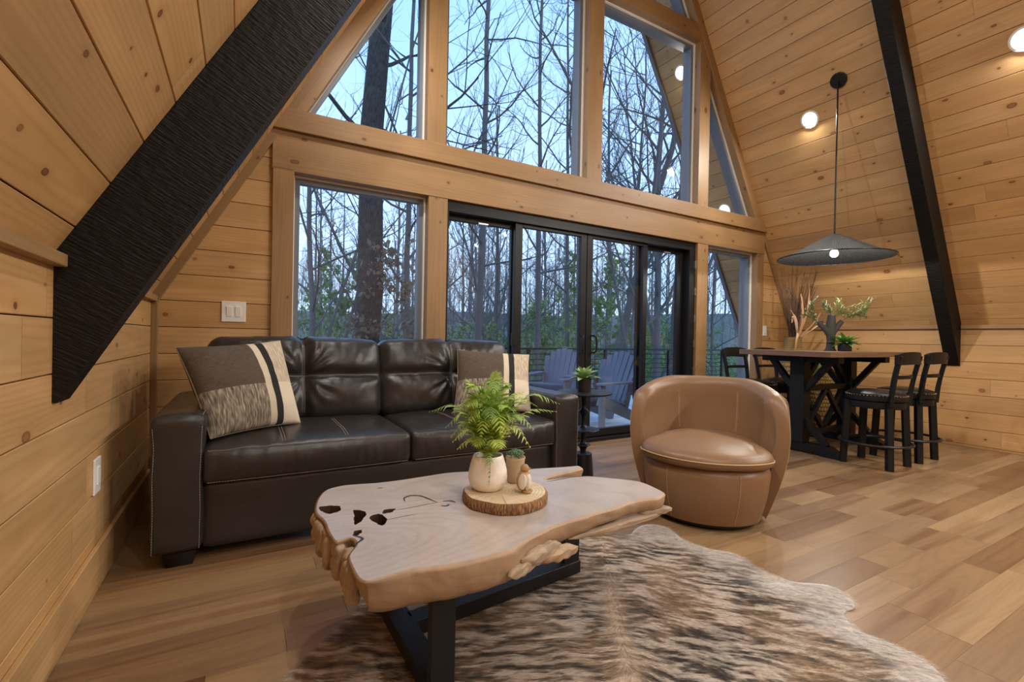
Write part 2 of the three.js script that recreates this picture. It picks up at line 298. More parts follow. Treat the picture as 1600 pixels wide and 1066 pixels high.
// casing boards along the slopes
for (const s of [0, 1]) {
  const X = (y) => (s ? roofXR(y) : roofXL(y)), d = s ? -1 : 1;
  for (const [ya, yb, w, lab] of [[YK - 0.04, 2.345, 0.05, s ? 'slim pine casing under the right slope above the wicker vase' : 'slim pine casing along the left slope above the light switch'], [2.49, YR - 0.25, 0.115, s ? 'pine casing up the right slope of the gable' : 'pine casing up the left slope of the gable']]) {
    const P = [[X(ya), ya], [X(ya) + d * w, ya], [X(yb) + d * w, yb], [X(yb), yb]]; if (s) P.reverse();
    const g = new THREE.ExtrudeGeometry(new THREE.Shape(P.map((p) => new THREE.Vector2(...p))), { depth: 0.165, bevelEnabled: true, bevelThickness: 0.003, bevelSize: 0.003, bevelSegments: 1 });
    const a = Math.atan2(SL, d), p = g.attributes.position, uv = g.attributes.uv, n = g.attributes.normal; for (let i = 0; i < p.count; i++) { const x = p.getX(i) - X(ya), y = p.getY(i) - ya; uv.setXY(i, x * Math.cos(a) + y * Math.sin(a), ((s * 3 + 1) * BW + 0.05 - x * Math.sin(a) + y * Math.cos(a)) + (Math.abs(n.getZ(i)) < 0.5 ? p.getZ(i) : 0)); }
    const m = part(scene, 'trim_' + (++trimNo), g, pineTrim, [0, 0, ZE - 0.165 + 0.004]); tag(m, lab, 'window trim', null, 'structure');
  }
}
{ const m = part(scene, 'trim_' + (++trimNo), box(0.035, 1.15, 0.03, 0.003, 0.4, 0.9), pineTrim, [XL + 0.017, 0.575, ZE - 0.01]); tag(m, 'narrow pine corner strip behind the sofa arm', 'corner trim', null, 'structure'); }

// windows: frame ring and pane from an outline (counter-clockwise)
let winNo = 0;
function inset(P, w) { const n = P.length, out = []; for (let i = 0; i < n; i++) { const a = P[(i + n - 1) % n], b = P[i], c = P[(i + 1) % n]; const d1 = new THREE.Vector2(b[0] - a[0], b[1] - a[1]).normalize(), d2 = new THREE.Vector2(c[0] - b[0], c[1] - b[1]).normalize(); const n1 = [-d1.y, d1.x], n2 = [-d2.y, d2.x], k = w / (1 + n1[0] * n2[0] + n1[1] * n2[1]); out.push([b[0] + (n1[0] + n2[0]) * k, b[1] + (n1[1] + n2[1]) * k]); } return out; }
const V2s = (P) => P.map((p) => new THREE.Vector2(...p));
function windowUnit(P, label, fw = 0.045) {
  const o = tag(new THREE.Group(), label, 'window', null, 'structure'); o.name = 'window_' + (++winNo); scene.add(o);
  const ring = (w0, w1, depth, z, mat, name) => { const s = new THREE.Shape(V2s(w0 ? inset(P, w0) : P)); s.holes.push(new THREE.Path(V2s(inset(P, w1)).reverse())); part(o, name, new THREE.ExtrudeGeometry(s, { depth, bevelEnabled: false }), mat, [0, 0, z]); };
  ring(-0.005, fw, 0.045, -3.645, greyFrame, 'frame'); ring(-0.005, fw * 0.5, 0.085, -3.73, greyFrame, 'outer_frame'); ring(-0.002, 0.011, 0.02, -3.6, whitePlastic, 'glazing_bead');
  part(o, 'pane', new THREE.ShapeGeometry(new THREE.Shape(V2s(inset(P, fw * 0.8)))), glassMat, [0, 0, -3.615]);
  return o;
}
windowUnit([[0.29, 0.35], [1.24, 0.35], [1.24, 2.08], [0.29, 2.08]], 'tall window behind the black sofa');
trim(0.29, 1.24, 0, 0.35, 'pine sill panel under the window behind the sofa');
windowUnit([[4.535, 0.3], [5.45, 0.3], [5.45, 2.08], [4.535, 2.08]], 'narrow window between the sliding door and the dried branches');
trim(4.535, 5.45, 0, 0.3, 'pine sill panel under the narrow window behind the dining stools');
const ixL = (y) => roofXL(y) + 0.115, ixR = (y) => roofXR(y) - 0.115, iyL = (x) => YK + SL * (x - 0.115 - XLR), iyR = (x) => YK + SL * (XRR - 0.115 - x);
windowUnit([[ixL(2.49), 2.49], [1.22, 2.49], [1.22, iyL(1.22)]], 'triangular gable window above the sofa beside the left slope', 0.035);
windowUnit([[1.375, 2.49], [2.79, 2.49], [2.79, 4.31], [1.375, 4.31]], 'large upper window above the left half of the sliding door');
windowUnit([[2.965, 2.49], [4.345, 2.49], [4.345, 4.31], [2.965, 4.31]], 'large upper window showing the roof overhang');
windowUnit([[4.515, 2.49], [ixR(2.49), 2.49], [4.515, iyR(4.515)]], 'slim triangular gable window beside the right slope', 0.035);
windowUnit([[ixL(4.475), 4.475], [2.79, 4.475], [2.79, iyL(2.79)]], 'topmost gable window left of the ridge post');
windowUnit([[2.965, 4.475], [ixR(4.475), 4.475], [2.965, iyR(2.965)]], 'topmost gable window right of the ridge post');

// sliding door ----------------------------------------------------
{
  const d = tag(new THREE.Group(), 'black four-panel sliding glass door to the deck', 'door', null, 'structure'); d.name = 'door_1'; scene.add(d);
  const B = (n, x0, x1, y0, y1, z0, z1, m = blackFrame, r = 0.003) => part(d, n, box(x1 - x0, y1 - y0, z1 - z0, r), m, [(x0 + x1) / 2, (y0 + y1) / 2, (z0 + z1) / 2]);
  B('head', 1.40, 4.36, 1.995, 2.08, -3.67, -3.535); B('jamb', 1.40, 1.425, 0, 2.0, -3.67, -3.535); B('jamb', 4.27, 4.36, 0, 2.0, -3.67, -3.535);
  B('sill', 1.40, 4.36, 0, 0.035, -3.69, -3.53); B('track', 1.42, 4.3, 0.035, 0.05, -3.60, -3.585);
  const panel = (name, x0, x1, z, sl, sr, top, bot) => {
    const p = new THREE.Group(); p.name = name; d.add(p); const q = (n, a, b, c, e) => part(p, n, box(b - a, e - c, 0.04, 0.003), blackFrame, [(a + b) / 2, (c + e) / 2, z]);
    q('stile', x0, x0 + sl, 0.045, 2.0); q('stile', x1 - sr, x1, 0.045, 2.0); q('rail', x0 + sl, x1 - sr, 2.0 - top, 2.0); q('rail', x0 + sl, x1 - sr, 0.045, 0.045 + bot);
    part(p, 'pane', new THREE.PlaneGeometry(x1 - x0 - sl - sr + 0.01, 1.955 - top - bot + 0.01), glassMat, [(x0 + sl + x1 - sr) / 2, (0.045 + bot + 2.0 - top) / 2, z]);
  };
  panel('fixed_panel', 1.425, 2.12, -3.64, 0.015, 0.07, 0.05, 0.07); panel('sliding_panel', 2.06, 2.855, -3.585, 0.075, 0.07, 0.035, 0.07);
  panel('sliding_panel', 2.862, 3.66, -3.585, 0.07, 0.06, 0.035, 0.07); panel('fixed_panel', 3.58, 4.275, -3.64, 0.06, 0.10, 0.05, 0.07);
  for (const x of [2.795, 2.935]) { const s = x < 2.86 ? -1 : 1; part(d, 'handle', tube(curve([[x, 0.86, -3.565], [x, 0.865, -3.52], [x + s * 0.012, 0.88, -3.512], [x + s * 0.012, 1.0, -3.512], [x, 1.02, -3.52], [x, 1.025, -3.565]], 20), 0.008, 8), blackFrame); }
  B('latch', 2.035, 2.075, 0.92, 1.03, -3.575, -3.545);
  for (const y of [0.32, 0.62, 0.92, 1.2, 1.5, 1.8]) B('jamb_clip', 4.35, 4.359, y, y + 0.085, -3.545, -3.52, steel, 0.001);
  for (const x of [1.72, 3.95]) B('roller_clip', x, x + 0.09, 1.945, 1.957, -3.63, -3.60, steel, 0.001);
}
// wall at the back of the room, behind the viewer
{ const g = tag(new THREE.Group(), 'plank wall closing the room behind the viewer', 'wall', null, 'structure'); g.name = 'wall_back'; scene.add(g);
  part(g, 'panel', new THREE.ExtrudeGeometry(new THREE.Shape(V2s([[XL - 0.1, -0.1], [XR + 0.1, -0.1], [XR + 0.1, YK], [XC, YR + 0.1], [XL - 0.1, YK]])), { depth: 0.15, bevelEnabled: false }), pine[0], [0, 0, ZB - 0.05]); }
// closing the gable end under the ridge
// recessed lamps ---------------------------------------------------
const lampGlow = new THREE.MeshStandardMaterial({ color: 0x000000, emissive: lin(1.0, 0.93, 0.8), emissiveIntensity: 3.5 });
const trimWhite = std({ color: lin(0.75, 0.74, 0.7), roughness: 0.5 });
function can(right, y, z, label, power = CAN_POWER) {
  const nrm = V3(right ? -SL : SL, -1, 0).normalize(), o = thing('recessed_ceiling_light', label, 'ceiling light', [right ? roofXR(y) : roofXL(y), y, z], 0, 'recessed ceiling lights');
  o.quaternion.setFromUnitVectors(V3(0, -1, 0), nrm);
  part(o, 'trim_ring', lathe([[0.072, 0.004], [0.072, -0.004], [0.086, -0.006], [0.089, 0.0], [0.089, 0.004]], 40), trimWhite);
  part(o, 'lamp_lens', lathe([[0.0, -0.003], [0.072, -0.003], [0.072, 0.003]], 40), lampGlow);
  const L = new THREE.RectAreaLight(LAMP, power, 0.09, 0.09); L.name = 'recessed_lamp'; L.position.set(0, -0.02, 0); L.rotation.order = 'ZXY'; L.rotation.x = -Math.PI / 2; L.rotation.z = (right ? 14 : z > 0 ? -30 : -12) * RAD; o.add(L);   // lamps are tilted a little downwards in their housings
  return o;
}
can(true, 3.303, -2.715, 'recessed round ceiling light beside the pendant cord', CAN_POWER * 1.25); can(true, 3.303, -1.177, 'recessed round ceiling light right of the black rafter at the picture edge', CAN_POWER * 1.25);
can(false, 3.303, -2.715, 'recessed round light high on the left slope before the gable windows', CAN_POWER * 1.1); can(false, 3.303, -1.177, 'recessed round light high on the left slope this side of the rafter', CAN_POWER * 1.15);
for (const z of [0.36, 1.9, 3.4]) for (const s of [true, false]) can(s, 3.303, z, `recessed round light behind the viewer on the ${s ? 'right' : 'left'} slope, ${z < 1 ? 'first' : z < 3 ? 'second' : 'third'} back from the rafter`, CAN_POWER * (s ? 2.3 : 1.2));
can(true, 4.226, -3.95, 'recessed outdoor light high in the roof overhang', 120); can(true, 2.694, -3.93, 'recessed outdoor light low in the roof overhang', 120);
// ---- brindled cowhide rug
const HX = 1.0, HZ = -1.1;
const hideOutline = new THREE.CatmullRomCurve3([[0.374, -1.698], [0.40, -1.86], [0.56, -1.98], [0.74, -1.93], [0.95, -1.90], [1.2, -1.93], [1.36, -1.945], [1.482, -1.894], [1.567, -1.816], [1.647, -1.792], [1.706, -1.745], [1.78, -1.78], [1.85, -1.80], [1.911, -1.786], [1.945, -1.73], [1.92, -1.64], [1.901, -1.576], [1.928, -1.451], [1.989, -1.36], [1.957, -1.239], [1.95, -1.155], [1.974, -1.084], [2.03, -1.04], [2.072, -1.0], [2.07, -0.955], [2.03, -0.895], [1.985, -0.872], [1.925, -0.875], [1.865, -0.836], [1.838, -0.793], [1.845, -0.75], [1.856, -0.69], [1.85, -0.61], [1.79, -0.55], [1.70, -0.50], [1.52, -0.42], [1.3, -0.36], [1.1, -0.40], [0.9, -0.46], [0.72, -0.52], [0.5, -0.62], [0.3, -0.8], [0.1, -0.95], [-0.02, -1.1], [-0.05, -1.25], [0.02, -1.36], [0.126, -1.461], [0.183, -1.521], [0.271, -1.606], [0.326, -1.663]].map((p) => V3(p[0] - HX, 0, p[1] - HZ)), true, 'centripetal').getPoints(260).slice(0, 260);
function inHide(x, z) { let c = false; for (let i = 0, j = hideOutline.length - 1; i < hideOutline.length; j = i++) { const a = hideOutline[i], b = hideOutline[j]; if ((a.z > z) !== (b.z > z) && x < ((b.x - a.x) * (z - a.z)) / (b.z - a.z) + a.x) c = !c; } return c; }
const edgeDist = (x, z) => { let m = 9; for (let i = 0; i < hideOutline.length; i += 2) m = Math.min(m, Math.hypot(x - hideOutline[i].x, z - hideOutline[i].z)); return m; };
// backbone runs from (1.41,-1.57) to (0.97,-1.0); hair lies outwards from it
const spA = [1.56 - HX, -1.80 - HZ], spB = [0.78 - HX, -0.72 - HZ], spL = Math.hypot(spB[0] - spA[0], spB[1] - spA[1]), spD = [(spB[0] - spA[0]) / spL, (spB[1] - spA[1]) / spL], spN = [-spD[1], spD[0]];
const spineCo = (x, z) => { const dx = x - spA[0], dz = z - spA[1]; return [dx * spD[0] + dz * spD[1], dx * spN[0] + dz * spN[1]]; };
function hideColor(x, z, ed) {
  const [a, b0] = spineCo(x, z), b = b0 + 0.025 * noise(a * 5, 1), bb = Math.abs(b), wa = a + 0.035 * noise(a * 7, b * 7, 4) - 0.22 * bb;
  const st = fbm(wa * 36, b * 7, 2, 4), st2 = fbm(wa * 110, b * 26, 6, 2), pat = fbm(a * 3.4, b * 3.4, 9, 3), tanp = fbm(a * 4 + 4, b * 4, 12, 2);
  const d = clamp(0.46 + 1.35 * st + 0.85 * st2 + 0.95 * pat);
  let c = mix3(mix3([0.46, 0.335, 0.23], [0.38, 0.235, 0.125], clamp(0.4 + 1.8 * tanp)), [0.042, 0.033, 0.027], d);
  c = mix3(c, [0.66, 0.585, 0.51], 0.65 * sstep(0.3, 0.75, 0.42 - st * 2.0 - 0.8 * st2 + 0.5 * pat));
  const rw = 0.040 + 0.016 * noise(a * 8, 3);
  c = mix3(c, [0.58, 0.45, 0.335], (0.6 + 0.7 * st2) * Math.exp(-Math.pow(bb / rw, 2)) * sstep(0.22, 0.5, a));   // pale ridge along the back
  const belly = sstep(0.20, 0.03, ed + 0.13 * noise(x * 6, z * 6, 3) + 0.06 * st) * sstep(-0.1, 0.3, -b0 + 0.14 * noise(x * 4, z * 4));
  return mix3(c, [0.68, 0.635, 0.595], clamp(0.9 * belly * (0.75 + 1.1 * st)));
}
{
  const o = thing('cowhide_rug', 'brindled brown and white cowhide rug under the coffee table', 'rug', [HX, 0, HZ]);
  const T = 1024, S = 2.5, tex = dataTex(T, T, (i, j) => { const x = (i / T - 0.5) * S, z = (j / T - 0.5) * S; if (Math.abs(x) > 1.15 || Math.abs(z) > 1.0) return [0.3, 0.25, 0.2]; return hideColor(x, z, edgeDist(x, z)).map((q) => Math.pow(q, 1 / 2.2)); });
  tex.wrapS = tex.wrapT = THREE.ClampToEdgeWrapping;
  const sh = new THREE.Shape(hideOutline.map((p) => new THREE.Vector2(p.x, -p.z)));
  const g = new THREE.ExtrudeGeometry(sh, { depth: 0.003, bevelEnabled: true, bevelThickness: 0.001, bevelSize: 0.003, bevelSegments: 1 }); g.rotateX(-Math.PI / 2); g.translate(0, 0.0015, 0);
  const p = g.attributes.position, uv = g.attributes.uv; for (let i = 0; i < p.count; i++) uv.setXY(i, p.getX(i) / S + 0.5, p.getZ(i) / S + 0.5);
  part(o, 'hide', g, std({ map: tex, roughness: 0.85 }));
  // the short coat, lying away from the backbone
  const R = rng(91), N = 150000, hair = new THREE.BufferGeometry(); hair.setAttribute('position', new THREE.Float32BufferAttribute([-0.5, 0, 0, 0.5, 0, 0, 0.30, 0.55, 0.5, -0.30, 0.55, 0.5, 0, 0.75, 1], 3)); hair.setIndex([0, 1, 2, 0, 2, 3, 3, 2, 4]); hair.computeVertexNormals();
  const im = new THREE.InstancedMesh(hair, std({ color: lin(1, 1, 1), roughness: 0.62, side: THREE.DoubleSide }), N), m = new THREE.Matrix4(), q = new THREE.Quaternion(), e = new THREE.Euler(), col = new THREE.Color(); let k = 0;
  while (k < N) {
    const x = (R() - 0.5) * 2.3, z = (R() - 0.5) * 1.75; if (!inHide(x, z)) continue;
    const [a, b] = spineCo(x, z), out = clamp(b / 0.06, -1, 1), fl = 0.55 * noise(a * 3.2, b * 3.2, 5), L = 0.016 + 0.012 * R();
    const dx = spN[0] * out * Math.cos(fl) + spD[0] * (0.5 + Math.sin(fl)), dz = spN[1] * out * Math.cos(fl) + spD[1] * (0.5 + Math.sin(fl));
    e.set(0, Math.atan2(dx, dz) + (R() - 0.5) * 0.5, 0); q.setFromEuler(e); m.compose(V3(x, 0.0045, z), q, V3(0.0012, 0.005 + 0.006 * R(), L)); im.setMatrixAt(k, m);
    const c = hideColor(x, z, edgeDist(x, z)), j = 0.7 + 0.6 * R(); im.setColorAt(k, col.setRGB(c[0] * j, c[1] * j, c[2] * j)); k++;
  }
  im.name = 'fur'; im.userData.kind = 'stuff'; shade(im); o.add(im);
}
// ================================================================ LIVING AREA
const leatherBump = dataTex(512, 512, (i, j) => { const a = fbm(i / 5, j / 5, 1, 2), b = fbm(i / 60, j / 60, 4, 3); return 0.5 + 0.3 * Math.abs(a) * 1.2 + 0.12 * b; }, false, 1 / 0.35, 1 / 0.35);
const leatherRough = dataTex(256, 256, (i, j) => [0, 0.85 + 0.22 * fbm(i / 30, j / 30, 2, 4), 0], false, 1 / 0.8, 1 / 0.8);
const blackLeather = std({ color: lin(0.026, 0.0225, 0.021), roughness: 0.38, roughnessMap: leatherRough, bumpMap: leatherBump, bumpScale: 0.0016, specularIntensity: 1.0 });
const threadGrey = std({ color: lin(0.30, 0.26, 0.21), roughness: 0.8 });
const threadTan = std({ color: lin(0.52, 0.38, 0.23), roughness: 0.8 });
const blackWood = std({ color: lin(0.012, 0.011, 0.011), roughness: 0.45 });
// a row of stitches along points that lie on a surface
function stitches(P, step = 0.0105, len = 0.0072, w = 0.0019) {
  const c = new THREE.CatmullRomCurve3(P.map((p) => (p.isVector3 ? p : V3(...p))), false, 'centripetal'), L = c.getLength(), n = Math.max(2, Math.floor(L / step)), out = [];
  const base = new THREE.BoxGeometry(w, w, len), up = V3(0.37, 0.9, 0.22);
  for (let i = 0; i < n; i++) { const t = (i + 0.5) / n, p = c.getPointAt(t), d = c.getTangentAt(t), x = up.clone().cross(d).normalize(), y = d.clone().cross(x); const g = base.clone(); g.applyMatrix4(new THREE.Matrix4().makeBasis(x, y, d).setPosition(p)); out.push(g); }
  return merged(out);
}
const seamLine = (n, f) => Array.from({ length: n + 1 }, (_, i) => f(i / n));
// ---- sofa
{
  const sx = 0.77, sz = -2.84, o = thing('sofa', 'black leather two-cushion sofa with tufted back in front of the window', 'sofa', [sx, 0, sz]);
  const bw = 0.185;
  for (const s of [-1, 1]) {
    const bend = (p, n) => { const t = sstep(0.15, 0.29, p.y), e = Math.pow(clamp(1 - Math.abs(p.z) / 0.47), 0.5); if (n.y > 0.2) p.y += 0.012 * (1 - Math.pow(p.x / 0.0925, 2)); p.x += 0.006 * Math.sign(p.x) * t; p.z += 0.004 * noise(p.x * 9, p.y * 7, p.z * 9 + s); p.x += 0.004 * noise(p.z * 6, p.y * 6, s * 3); if (n.z > 0.7) p.z += 0.008 * (1 - Math.pow(p.x / 0.0925, 2)); void e; };
    const a = part(o, 'arm', soft(bw, 0.57, 0.95, 0.028, [8, 24, 36], bend), blackLeather, [s * (1.09 - bw / 2), 0.06 + 0.285, 0.0]);
    for (const e of [-1, 1]) { const P = seamLine(14, (t) => { const y = lerp(-0.275, 0.262, t), p = V3(e * (bw / 2 - 0.012), y, 0.4725), n = V3(0, 0, 1); bend(p, n); p.z += 0.0006 - 0.012 * sstep(0.24, 0.265, y); return p; }); part(a, 'stitching', stitches(P), threadGrey); }
    part(a, 'stitching', stitches(seamLine(16, (t) => { const p = V3(-s * (bw / 2 - 0.012), 0.2815, lerp(0.44, -0.2, t)); bend(p, V3(0, 1, 0)); return p; })), threadGrey);
  }
  part(o, 'front_rail', soft(1.82, 0.285, 0.06, 0.02, [40, 10, 4], (p) => { p.z += 0.004 * noise(p.x * 3, p.y * 8); }), blackLeather, [0, 0.19, 0.405]);
  part(o, 'back_frame', soft(1.86, 0.62, 0.17, 0.06, [40, 16, 8], (p) => { p.z -= 0.06 * sstep(-0.1, 0.3, p.y); p.y += 0.012 * noise(p.x * 5, 2); }), blackLeather, [0, 0.60, -0.36]);
  part(o, 'seat_deck', new THREE.BoxGeometry(1.82, 0.05, 0.75), blackLeather, [0, 0.31, 0.03]);
  // seat cushions
  const CW = 0.912;
  for (const s of [-1, 1]) {
    const bend = (p, n) => {
      const ex = 1 - Math.pow(Math.abs(p.x) / (CW / 2), 5), ez = 1 - Math.pow(Math.abs(p.z) / 0.37, 4);
      if (n.y > 0.3) { let seam = 0; for (const q of [-0.14, 0.14]) seam += Math.exp(-Math.pow((p.x - q) / 0.012, 2)); p.y += 0.026 * Math.max(0, ex) * Math.max(0, ez) - 0.005 * seam * Math.max(0, ez) + 0.004 * noise(p.x * 14, p.z * 8, s); }
      if (n.z > 0.3) { const m = 1 - Math.pow(p.y / 0.075, 2); p.z += 0.020 * m * Math.max(0, ex) + 0.0035 * noise(p.x * 42, p.y * 7, s * 4) * m + 0.003 * noise(p.x * 14, p.y * 12, s * 8); }
    };
    const c = part(o, 'seat_cushion', soft(CW, 0.15, 0.74, 0.026, [90, 12, 54], bend), blackLeather, [s * CW / 2, 0.408, 0.105]);
    for (const [y, z] of [[0.069, 0.366], [-0.066, 0.367]]) part(c, 'stitching', stitches(seamLine(60, (t) => { const p = V3(lerp(-CW / 2 + 0.02, CW / 2 - 0.02, t), y, z), n = V3(0, y > 0 ? 0.8 : -0.8, 0.6); bend(p, n); p.z += y > 0 ? -0.004 : 0.003; p.y += y > 0 ? -0.001 : 0; return p; })), threadGrey);
    for (const q of [-0.14, 0.14]) for (const e of [-0.006, 0.006]) part(c, 'stitching', stitches(seamLine(16, (t) => { const p = V3(q + e, 0.075, lerp(0.335, -0.1, t)); bend(p, V3(0, 1, 0)); p.y += 0.0008; return p; })), threadGrey);
  }
  // back cushions, tufted in four
  for (const s of [-1, 1]) {
    const W = 0.93, H = 0.50, D = 0.22, R = rng(s + 77), ph = R() * 6;
    const bend = (p, n) => {
      const ax = Math.abs(p.x) / (W / 2), ay = Math.abs(p.y) / (H / 2);
      if (n.z > 0.15) {
        const gx = Math.exp(-Math.pow((p.x - 0.01) / 0.035, 2)), gy = Math.exp(-Math.pow((p.y - 0.02) / 0.03, 2)), r = Math.hypot(p.x - 0.01, p.y - 0.02), th = Math.atan2(p.y - 0.02, p.x - 0.01);
        p.z += 0.055 * Math.max(0, 1 - Math.pow(ax, 4)) * Math.max(0, 1 - Math.pow(ay, 4)) - 0.032 * Math.max(gx, gy) * Math.max(0, 1 - Math.pow(ax, 8)) - 0.03 * Math.exp(-Math.pow(r / 0.06, 2));
        p.z += 0.007 * Math.sin(th * 15 + ph + 2 * noise(p.x * 6, p.y * 6)) * Math.exp(-Math.pow((r - 0.11) / 0.09, 2)) * (1 - Math.max(gx, gy));
        p.z += 0.006 * noise(p.x * 9, p.y * 9, s * 3) + 0.003 * noise(p.x * 26, p.y * 12, s);
      }
      if (n.y > 0.3) p.y += 0.016 * (1 - ax * ax) + 0.006 * noise(p.x * 13, p.z * 8, s * 5) - 0.012 * Math.exp(-Math.pow((p.x - 0.01) / 0.02, 2));
      p.x += 0.012 * Math.sign(p.x) * (1 - ay * ay) * ax;
    };
    const c = part(o, 'back_cushion', soft(W, H, D, 0.07, [72, 44, 14], bend), blackLeather, [s * (W / 2 - 0.006) - 0.012, 0.70, -0.225]); c.rotation.x = -0.20;
    const line = (f) => part(c, 'stitching', stitches(f), threadGrey);
    for (const e of [-0.005, 0.005]) line(seamLine(24, (t) => { const p = V3(0.01 + e, lerp(-0.19, 0.2, t), D / 2); bend(p, V3(0, 0, 1)); p.z += 0.001; return p; }));
    line(seamLine(30, (t) => { const p = V3(lerp(-0.40, 0.40, t), 0.02, D / 2); bend(p, V3(0, 0, 1)); p.z += 0.001; return p; }));
  }
  for (const x of [-1, 1]) for (const z of [-1, 1]) { const g = new THREE.CylinderGeometry(0.085, 0.065, 0.062, 4, 1); g.rotateY(Math.PI / 4); part(o, 'foot', g, blackWood, [x * 0.985, 0.031, z * 0.405]); }
}
// ---- throw pillows: a cushion stretched between four corners
const pillowTex = (() => dataTex(512, 512, (i, j) => {
  const u = i / 512, v = j / 512, top = v > 0.47, sl = noise(u * 220, v * 14, 1) * 0.5 + noise(u * 60, v * 9, 5) * 0.5, wv = noise(u * 18, v * 260, 2), fine = 0.5 * noise(u * 300, v * 300, 3) + 0.5 * noise(u * 150, v * 160, 7);
  let c;
  if (u < 0.60) c = top ? mix3([0.44, 0.385, 0.33], [0.24, 0.205, 0.175], 0.5 + 0.9 * fine + 0.4 * wv) : mix3([0.74, 0.69, 0.61], [0.28, 0.25, 0.22], clamp(0.48 + 1.15 * sl + 0.3 * fine));
  else if (u < 0.675) c = [0.82, 0.77, 0.68].map((q) => q * (1 + 0.1 * fine)); else if (u < 0.755) c = [0.13, 0.125, 0.12].map((q) => q * (1 + 0.5 * fine + (top ? 0 : 0.2)));
  else c = top ? mix3([0.86, 0.81, 0.73], [0.60, 0.52, 0.43], clamp(0.4 + 0.9 * sl)) : [0.86, 0.81, 0.725].map((q) => q * (1 + 0.07 * fine));
  return c;
}))();
const pillowMat = std({ map: pillowTex, roughness: 0.92, sheen: 0.3, sheenRoughness: 0.6, bumpMap: dataTex(256, 256, (i, j) => 0.5 + 0.25 * Math.sin(i * 0.8) * Math.sin(j * 0.8) + 0.35 * noise(i / 3, j / 9), false, 3, 3), bumpScale: 0.0012 });
function pillow(BL, BR, TL, TR, thick, label) {
  const c = V3(0, 0, 0); for (const p of [BL, BR, TL, TR]) c.add(V3(...p)); c.multiplyScalar(0.25); const base = [c.x, Math.min(BL[1], BR[1]), c.z];
  const o = thing('throw_pillow', label, 'pillow', base, 0, 'throw pillows on the sofa'), A = [BL, BR, TL, TR].map((p) => V3(...p).sub(V3(...base)));
  const nrm = A[1].clone().sub(A[0]).cross(A[2].clone().sub(A[0])).normalize(), n = 36, R = noise(c.x * 9, 3) * 4;
  const face = (s) => {
    const pos = [], uv = [], idx = [];
    for (let j = 0; j <= n; j++) for (let i = 0; i <= n; i++) {
      let a = (i / n) * 2 - 1, b = (j / n) * 2 - 1; a = Math.sin(a * Math.PI / 2); b = Math.sin(b * Math.PI / 2);
      const sx = 1 - 0.05 * (1 - b * b) - 0.0, sy = 1 - 0.05 * (1 - a * a), u = (a * sx + 1) / 2, v = (b * sy + 1) / 2;
      const P = A[0].clone().multiplyScalar((1 - u) * (1 - v)).addScaledVector(A[1], u * (1 - v)).addScaledVector(A[2], (1 - u) * v).addScaledVector(A[3], u * v);
      const h = Math.pow(Math.max(0, (1 - a * a) * (1 - b * b)), 0.42) * thick * (1 + 0.10 * noise(a * 2 + R, b * 2, s)) + 0.004 * noise(a * 5, b * 5, R) * (1 - a ** 4) * (1 - b ** 4);
      P.addScaledVector(nrm, s * Math.max(0, h)); pos.push(P.x, P.y, P.z); uv.push((a + 1) / 2, (b + 1) / 2);
    }
    for (let j = 0; j < n; j++) for (let i = 0; i < n; i++) { const q = j * (n + 1) + i; s > 0 ? idx.push(q, q + 1, q + n + 2, q, q + n + 2, q + n + 1) : idx.push(q, q + n + 2, q + 1, q, q + n + 1, q + n + 2); }
    const g = new THREE.BufferGeometry(); g.setAttribute('position', new THREE.Float32BufferAttribute(pos, 3)); g.setAttribute('uv', new THREE.Float32BufferAttribute(uv, 2)); g.setIndex(idx); g.computeVertexNormals(); return g;
  };
  part(o, 'cover', merged([face(1), face(-1)]), pillowMat);
  const P = []; for (let q = 0; q < 4; q++) for (let i = 0; i < 20; i++) { const t = Math.sin(((i / 20) * 2 - 1) * Math.PI / 2); let a, b; if (q === 0) [a, b] = [t, -1]; else if (q === 1) [a, b] = [1, t]; else if (q === 2) [a, b] = [-t, 1]; else [a, b] = [-1, -t]; const u = (a * (1 - 0.05 * (1 - b * b)) + 1) / 2, v = (b * (1 - 0.05 * (1 - a * a)) + 1) / 2; P.push(A[0].clone().multiplyScalar((1 - u) * (1 - v)).addScaledVector(A[1], u * (1 - v)).addScaledVector(A[2], (1 - u) * v).addScaledVector(A[3], u * v)); }
  P.push(P[0].clone()); part(o, 'seam', tube(P, 0.003, 6, false), std({ color: lin(0.33, 0.28, 0.22), roughness: 0.9 }));
}
pillow([-0.118, 0.505, -2.50], [0.275, 0.51, -2.735], [-0.262, 0.912, -2.60], [0.176, 0.945, -2.81], 0.092, 'square woven pillow leaning on the sofa arm beside the plank wall');
pillow([1.150, 0.508, -2.72], [1.645, 0.505, -2.60], [1.245, 0.90, -2.90], [1.765, 0.868, -2.83], 0.085, 'square woven pillow behind the fern at the door end of the sofa');

